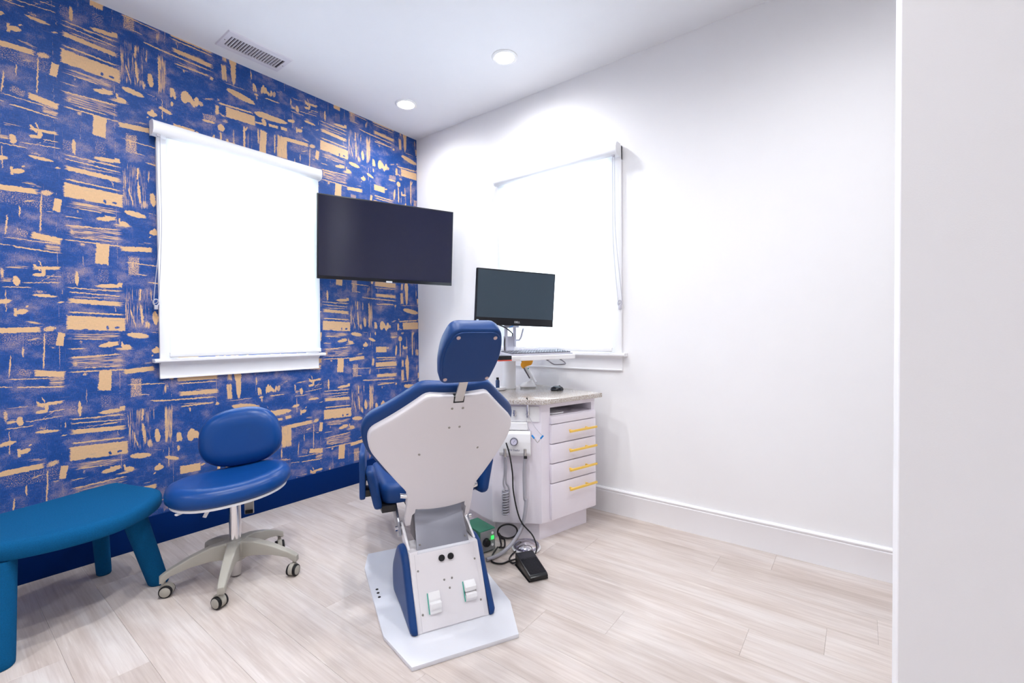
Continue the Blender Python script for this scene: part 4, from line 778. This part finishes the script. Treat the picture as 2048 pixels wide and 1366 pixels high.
# bib chain looped over the syringe holder
bc = thing('bib_chain', 'thin bib cord with two blue clips hanging from the syringe holder', 'bib clip', face2(0.200, 0.036, 0.70), DR)
BL = lambda p: Vector((p[0]-0.200, -(p[1]-0.036), p[2]-0.70))
MB(BL).tube(bez([(0.224, 0.030, 0.592), (0.200, 0.028, 0.650), (0.193, 0.030, 0.695), (0.200, 0.033, 0.706), (0.210, 0.031, 0.695), (0.240, 0.030, 0.640), (0.282, 0.036, 0.592)], 6), 0.0011, 6).build('cord', 'plastic_grey', bc)
for a0_, a1_ in ((0.222, 0.236), (0.284, 0.270)):
    MB(BL).cyl((a0_, 0.030+(0.006 if a0_ > 0.25 else 0), 0.596), (a1_, 0.032, 0.579), 0.0048, n=12).build('sleeve', 'clip_blue', bc)
    MB(BL).tube([(a1_, 0.032, 0.579), ((a1_+0.253)/2, 0.033, 0.567), (0.253, 0.034, 0.556)], [0.0030, 0.0042, 0.0024], 8, flat=0.6).build('clip', 'brushed', bc)
# hoses and cords
def wire(name, pts, r, m, label, cat, n=8, k=7):
    pts = [Vector(p) for p in pts]; b0 = pts[0].copy()
    o = MB(lambda p: p-b0).tube(bez(pts, k), r, n).build(name, m, None, smooth=60); o.location = b0
    return tag(o, label, cat)
hose = []
for dx in (-0.006, 0.006):
    hose += [face2(0.076+dx, 0.045, 0.482), face2(0.070+dx*1.2, 0.040, 0.40), face2(0.066+dx, 0.038, 0.33)]
coil = [face2(0.070, 0.045, 0.480), face2(0.072, 0.042, 0.40), face2(0.066, 0.040, 0.335), face2(0.075, 0.040, 0.30)]
for i in range(85):
    t_ = i/84*2*PI*9.5; coil.append(face2(0.077+0.0175*math.cos(t_+2), 0.034+0.0175*math.sin(t_+2), 0.292-0.135*i/84))
coil += [face2(0.092, 0.034, 0.20), face2(0.096, 0.036, 0.30), face2(0.080, 0.044, 0.34), face2(0.083, 0.045, 0.42), face2(0.083, 0.045, 0.481)]
b0 = coil[0].copy()
o = MB(lambda p: p-b0).tube(bez(coil[:4], 6)[:-1] + coil[4:89] + bez(coil[89:], 6), 0.0048, 8).build('coiled_hose', 'hose_grey', None, smooth=60); o.location = b0
tag(o, 'grey hose with a spiral coil hanging down the cabinet side', 'hose')
wire('drain_hose', [face2(0.186, 0.045, 0.476), face2(0.182, 0.045, 0.38), face2(0.184, 0.050, 0.26), (-0.701, -1.664, 0.2480), (-0.709, -1.661, 0.1740), (-0.729, -1.656, 0.1110), (-0.770, -1.646, 0.0610), (-0.830, -1.638, 0.0280), (-0.881, -1.625, 0.0120), (-0.932, -1.618, 0.0120), (-0.966, -1.607, 0.0120)], 0.010, 'hose_grey', 'thick grey hose running from the control box down onto the floor', 'hose', 12)
wire('black_cable', [face2(0.085, 0.062, 0.560), face2(0.105, 0.075, 0.50), face2(0.120, 0.075, 0.40), face2(0.125, 0.07, 0.29), face2(0.160, 0.075, 0.15), (-0.716, -1.715, 0.075), (-0.752, -1.766, 0.040), (-0.790, -1.785, 0.026)], 0.0038, 'cord_black', 'thin black cable hanging past the gauge to the foot pedal', 'cable')
lp = []
for i in range(28):
    t_ = i/24*2*PI + 3.6; c = Vector((-0.708, -1.540, 0.052)); lp.append(c + Vector((0.033*math.cos(t_), -0.043*math.cos(t_), 0.041*math.sin(t_))) + Vector((-0.004, -0.003, 0))*(i/6))
wire('coiled_cable', [(-0.842, -1.600, 0.03), (-0.790, -1.560, 0.012)] + lp + [(-0.80, -1.59, 0.009), (-0.84, -1.585, 0.02)], 0.0048, 'cord_black', 'black cable looped in a ring against the cabinet toe kick', 'cord', k=4)
wire('pedal_cable', [(-0.853, -1.588, 0.028), (-0.905, -1.595, 0.008), (-0.955, -1.635, 0.0055), (-0.942, -1.684, 0.0055), (-0.895, -1.700, 0.0055), (-0.870, -1.725, 0.012), (-0.862, -1.748, 0.020)], 0.0042, 'cord_black', 'black cable curving over the floor from the green box to the foot pedal', 'cord')
wire('disc_cable', [(-0.800, -1.668, 0.010), (-0.845, -1.672, 0.006), (-0.885, -1.690, 0.0055), (-0.905, -1.722, 0.0055), (-0.897, -1.750, 0.014)], 0.0038, 'cord_black', 'short black cable between the clear disc and the foot pedal', 'cord')

# ---------------------------------------------------------------- things on the floor by the cabinet
gb = thing('power_unit', 'small green electric box with a dial and lit switch on the floor', 'power box', (-0.868, -1.470, 0), R(-14.5))
MB().box((-0.050, -0.080, 0.006), (0.050, 0.086, 0.122)).build('case', 'green_box', gb, bev=0.004)
MB().box((-0.046, -0.0835, 0.010), (0.046, -0.0805, 0.117)).build('front_panel', 'panel_grey', gb, bev=0.001, seg=1)
MB().lathe([(0.022, 0), (0.022, 0.010), (0.018, 0.018), (0.0, 0.018)], (-0.012, -0.0838, 0.060), (0, -1, 0), 22).build('dial_knob', 'black_plastic', gb, smooth=40)
MB().box((0.020, -0.089, 0.066), (0.036, -0.0838, 0.084)).build('lit_switch', 'green_led', gb, bev=0.002)
for z in (0.038, 0.100): MB().lathe([(0.007, 0), (0.007, 0.004), (0.0, 0.005)], (0.027, -0.0838, z), (0, -1, 0), 14).build('socket', 'plastic_white', gb)
for x in (-0.03, 0.03):
    for y in (-0.06, 0.06): MB().cyl((x, y, 0), (x, y, 0.0058), 0.007, n=10).build('foot', 'rubber', gb)
MB().tube(bez([(0.0, 0.088, 0.07), (0.01, 0.10, 0.072), (0.03, 0.105, 0.05), (0.035, 0.105, 0.006)], 5), 0.005, 8).build('rear_lead', 'cord_black', gb)

fp = thing('foot_pedal', 'black ribbed wedge-shaped foot pedal lying on the floor', 'foot pedal', (-0.905, -1.835, 0), R(-31))
wp = [(-0.098, 0.004), (-0.100, 0.022), (-0.088, 0.030), (0.070, 0.060), (0.085, 0.058), (0.088, 0.004)]
MB().prism(wp, -0.046, 0.046, lambda y, z, x: (x, y, z)).build('body', 'black_plastic', fp, bev=0.004)
MB().box((-0.050, -0.092, 0), (0.050, 0.084, 0.0038)).build('base', 'rubber', fp, bev=0.001, seg=1)
rib = None
for i in range(22):
    y = -0.084 + i*0.0050; z = 0.0305 + (y+0.088)*(0.030/0.158)
    if rib is None: rib = MB().box((-0.040, -0.0014, 0), (0.040, 0.0014, 0.0018)).build('rib', 'mouse_black', fp, smooth=0); o = rib
    else: o = rib.copy(); col.objects.link(o)
    o.location = (0, y, z); o.rotation_euler = (math.atan2(0.030, 0.158), 0, 0)
MB().hexa([(-0.041, 0.028, 0.0516), (0.041, 0.028, 0.0516), (0.041, 0.070, 0.0596), (-0.041, 0.070, 0.0596), (-0.041, 0.028, 0.0526), (0.041, 0.028, 0.0526), (0.041, 0.070, 0.0606), (-0.041, 0.070, 0.0606)]).build('smooth_plate', 'mouse_black', fp, smooth=0)

fd = thing('disc_foot_control', 'round clear-domed foot control with a white rim beside the toe kick', 'foot control', (-0.728, -1.682, 0))
MB().lathe([(0.0, 0.0005), (0.074, 0.0005), (0.078, 0.004), (0.078, 0.009), (0.073, 0.013), (0.066, 0.011), (0.0, 0.011)], n=40).build('rim', 'plastic_white', fd, smooth=40)
MB().lathe([(0.064, 0.0112), (0.060, 0.018), (0.040, 0.028), (0.016, 0.036), (0.0, 0.038)], n=40).build('dome', 'chrome', fd, smooth=60)
MB().lathe([(0.070, 0.0125), (0.068, 0.024), (0.066, 0.024), (0.067, 0.0125)], n=40).build('clear_collar', 'clear_plastic', fd, smooth=40)

# ---------------------------------------------------------------- monitor post, tray and desk things
ZT = 0.788
ms = thing('monitor_post', 'white round post with a clamp arm rising from the stone worktop', 'monitor stand', (-0.31, -1.25, ZT))
MB().lathe([(0.0, 0.0003), (0.044, 0.0003), (0.044, 0.208), (0.0, 0.208)], n=32).build('column', 'plastic_white', ms, smooth=40)
AR = R(-32)
def rot2(x, y, a=AR): return (x*math.cos(a)-y*math.sin(a), x*math.sin(a)+y*math.cos(a))
Mz = Matrix.Rotation(AR, 4, 'Z')
MB(Mz).box((-0.028, -0.030, 0.2355), (0.028, 0.030, 0.345)).build('upright', 'plastic_grey', ms, bev=0.003)
for s in (-1, 1): MB(Mz).box((s*0.030-0.006, -0.045, 0.275), (s*0.030+0.006, -0.010, 0.450)).build('side_rail', 'plastic_grey', ms, bev=0.002)
MB(Mz).box((-0.05, -0.060, 0.40), (0.05, -0.046, 0.50)).build('mount_plate', 'plastic_grey', ms, bev=0.002)
MB(Mz).tube([(0.036, -0.03, 0.318), (0.060, -0.035, 0.318), (0.072, -0.037, 0.335), (0.088, -0.04, 0.395)], [0.006, 0.006, 0.007, 0.007], 8).build('clamp_lever', 'plastic_grey', ms)
MB(Mz).tube(bez([(-0.09, -0.05, 0.42), (-0.05, -0.07, 0.400), (0.0, -0.06, 0.365), (0.005, -0.05, 0.345)], 5), 0.004, 8).build('video_cable', 'cord_black', ms)
MB(Mz).tube(bez([(0.03, -0.06, 0.43), (0.01, -0.07, 0.415), (-0.02, -0.06, 0.40)], 5), 0.003, 8).build('blue_cable', 'clip_blue', ms)
MB(Mz).tube(bez([(-0.032, -0.02, 0.345), (-0.042, -0.03, 0.30), (-0.040, -0.03, 0.255), (-0.032, -0.02, 0.238)], 5), 0.004, 8).build('rear_cable', 'cord_black', ms)

tr = thing('keyboard_tray', 'white shelf with a wire handle held at the top of the round post', 'tray', (-0.495, -1.658, 1.005), R(-20))
MB().pad(resample(round_poly([(-0.238, 0.0), (0.236, 0.0), (0.236, 0.30), (0.25, 0.42), (0.02, 0.46), (-0.238, 0.30)], 0.015), 80), [(0.003, -0.0085), (0, -0.006), (0, 0.017), (0.003, 0.0185)], lambda x, y, z: (x, y, z), inner=(0.5,)).build('shelf', 'plastic_white', tr, smooth=40)
MB().tube(bez([(0.022, 0.018, -0.009), (0.024, -0.004, -0.016), (0.036, -0.022, -0.030), (0.055, -0.028, -0.036), (0.115, -0.028, -0.036), (0.128, -0.024, -0.030), (0.120, -0.008, -0.016), (0.116, 0.012, -0.009)], 5), 0.0036, 8).build('wire_handle', 'steel_dark', tr, smooth=60)
kb = thing('keyboard', 'slim grey keyboard lying on the white shelf below the monitor', 'keyboard', (-0.495, -1.658, 1.0238), R(-20))
MB().prism([(0.020, 0.0), (0.150, 0.0), (0.150, 0.022), (0.020, 0.010)], -0.222, 0.222, lambda y, z, x: (x, y, z)).build('body', 'plastic_grey', kb, bev=0.002)
q = MB()
for r_ in range(5):
    for c in range(22):
        y = 0.026 + r_*0.0235; z = 0.0106 + (y-0.02)*0.0923; x = -0.215 + c*0.0195
        q.hexa([(x, y, z), (x+0.0165, y, z), (x+0.0165, y+0.019, z+0.0018), (x, y+0.019, z+0.0018), (x+0.002, y+0.002, z+0.006), (x+0.0145, y+0.002, z+0.006), (x+0.0145, y+0.017, z+0.0075), (x+0.002, y+0.017, z+0.0075)])
ks = q.build('keys', 'steel_dark', kb, smooth=0); ks['kind'] = 'stuff'
bx_ = thing('card_reader', 'small black box with a red line at the shelf end beside the headrest', 'box', (-0.752, -1.578, 1.0), R(-20))
MB().box((-0.06, -0.02, 0.008), (0.020, 0.16, 0.030)).build('case', 'black_plastic', bx_, bev=0.003)
MB().box((-0.06, -0.022, 0.002), (0.020, 0.158, 0.0075)).build('stripe', 'red_line', bx_, bev=0.001, seg=1)
jb = thing('cable_box', 'small light grey box standing on the shelf behind the keyboard', 'box', (-0.360, -1.452, 1.0238), R(-20))
MB().box((-0.06, -0.02, 0.0), (0.06, 0.03, 0.034)).build('case', 'plastic_grey', jb, bev=0.003)
MB().lathe([(0.004, 0), (0.003, 0.002), (0, 0.002)], (0.03, -0.0205, 0.02), (0, -1, 0), 10).build('button', 'bezel', jb)

mo = thing('computer_monitor', 'black flat computer monitor on the post in front of the window', 'monitor', (-0.420, -1.393, 1.368), R(-32.1))
mo.rotation_euler = (R(3), R(2.2), R(-32.1))
MW, MH = 0.518, 0.340
MB().box((-MW/2, -0.010, -MH/2), (MW/2, 0.018, MH/2)).build('housing', 'bezel', mo, bev=0.003)
MB().box((-MW/2+0.007, -0.0116, -MH/2+0.046), (MW/2-0.007, -0.0102, MH/2-0.008)).build('screen', 'monitor_screen', mo, smooth=0)
MB().box((-0.17, 0.0185, -0.10), (0.17, 0.040, 0.12)).build('rear_bulge', 'black_plastic', mo, bev=0.01)
MB().box((-MW/2+0.008, -0.0112, -MH/2+0.008), (-MW/2+0.022, -0.0102, -MH/2+0.030)).build('sticker', 'tag_blue', mo, smooth=0)
text_mesh('logo', 'DELL', 0.017, 'logo_light', mo, Matrix.Translation((0.012, -0.0107, -MH/2+0.022)) @ Matrix.Rotation(R(90), 4, 'X'))

cl = thing('curing_light', 'white slanted curing light with an orange shield on its charging base', 'curing light', (-0.186, -1.315, ZT), R(-52))
MB().pad(superell(0.056, 0.042, 2.6, 40), [(0.004, 0.0005), (0.0, 0.004), (0, 0.010), (0.008, 0.016), (0.022, 0.030)], lambda x, y, z: (x, y, z + (0.35*max(0, x+0.03) if z > 0.02 else 0))).build('base', 'plastic_white', cl, smooth=60)
MB().tube([(0.044, 0, 0.030), (0.030, 0, 0.056), (-0.004, 0, 0.116), (-0.022, 0, 0.146)], [0.017, 0.015, 0.0135, 0.011], 16).build('wand', 'plastic_white', cl, smooth=60)
MB().tube([(0.012, -0.006, 0.060), (-0.018, -0.006, 0.112), (-0.031, -0.004, 0.136)], [0.005, 0.0055, 0.005], 8).build('wand_inlay', 'steel_dark', cl, smooth=60)
MB().cyl((-0.019, 0, 0.140), (-0.027, 0, 0.153), 0.0145, n=16).build('ring', 'yellow_ring', cl)
MB().lathe([(0.0045, 0), (0.004, 0.002), (0, 0.0025)], (0.002, -0.0125, 0.126), (0.2, -1, 0.1), 12).build('button', 'teal_dot', cl)
sh2 = resample(round_poly([(-0.036, 0.122), (-0.018, 0.140), (0.026, 0.150), (0.040, 0.190), (-0.030, 0.196), (-0.052, 0.150)], 0.012), 40)
MB().pad(sh2, [(0.003, -0.0018), (0, -0.0008), (0, 0.0008), (0.003, 0.0018)], lambda x, z, t: (x, -0.016 + t + 0.25*(z-0.15) + 6*(x+0.01)**2, z)).build('shield', 'orange_shield', cl, smooth=60)
MB().tube([(-0.027, 0, 0.153), (-0.042, 0, 0.180), (-0.050, 0, 0.192), (-0.058, 0, 0.196)], [0.006, 0.005, 0.0045, 0.004], 10).build('light_guide', 'rubber', cl, smooth=60)

ms_ = thing('computer_mouse', 'glossy dark computer mouse on the stone worktop', 'mouse', (-0.240, -1.578, ZT), R(-40))
MB().pad(superell(0.042, 0.030, 2.3, 40), [(0.004, 0.0005), (0, 0.004), (0.001, 0.012), (0.006, 0.021), (0.015, 0.027), (0.026, 0.030)], lambda x, y, z: (x, y, z - (0.10*max(0, x)**1.2*(z/0.03)))).build('body', 'mouse_black', ms_, smooth=70)
MB().cyl((0.016, -0.0025, 0.0275), (0.016, 0.0025, 0.0275), 0.006, n=14).build('wheel', 'steel_dark', ms_)
wt = thing('instrument_tray', 'white oval tray at the worktop edge behind the chair headrest', 'tray', (-0.475, -1.215, ZT), R(-30))
MB().pad(superell(0.11, 0.06, 3.0, 48), [(0.006, 0.0005), (0, 0.004), (0, 0.018), (0.006, 0.020), (0.012, 0.014)], lambda x, y, z: (x, y, z)).build('dish', 'plastic_white', wt, smooth=50)
bt = thing('liquid_bottle', 'little dark blue bottle standing in the white oval tray', 'bottle', (-0.425, -1.245, ZT+0.0145))
MB().lathe([(0.0, 0.0), (0.013, 0.0), (0.013, 0.045), (0.008, 0.052), (0.0, 0.052)], n=18).build('bottle', 'bottle_blue', bt, smooth=40)
MB().lathe([(0.009, 0.0522), (0.009, 0.066), (0.0, 0.066)], n=18).build('cap', 'bezel', bt, smooth=40)
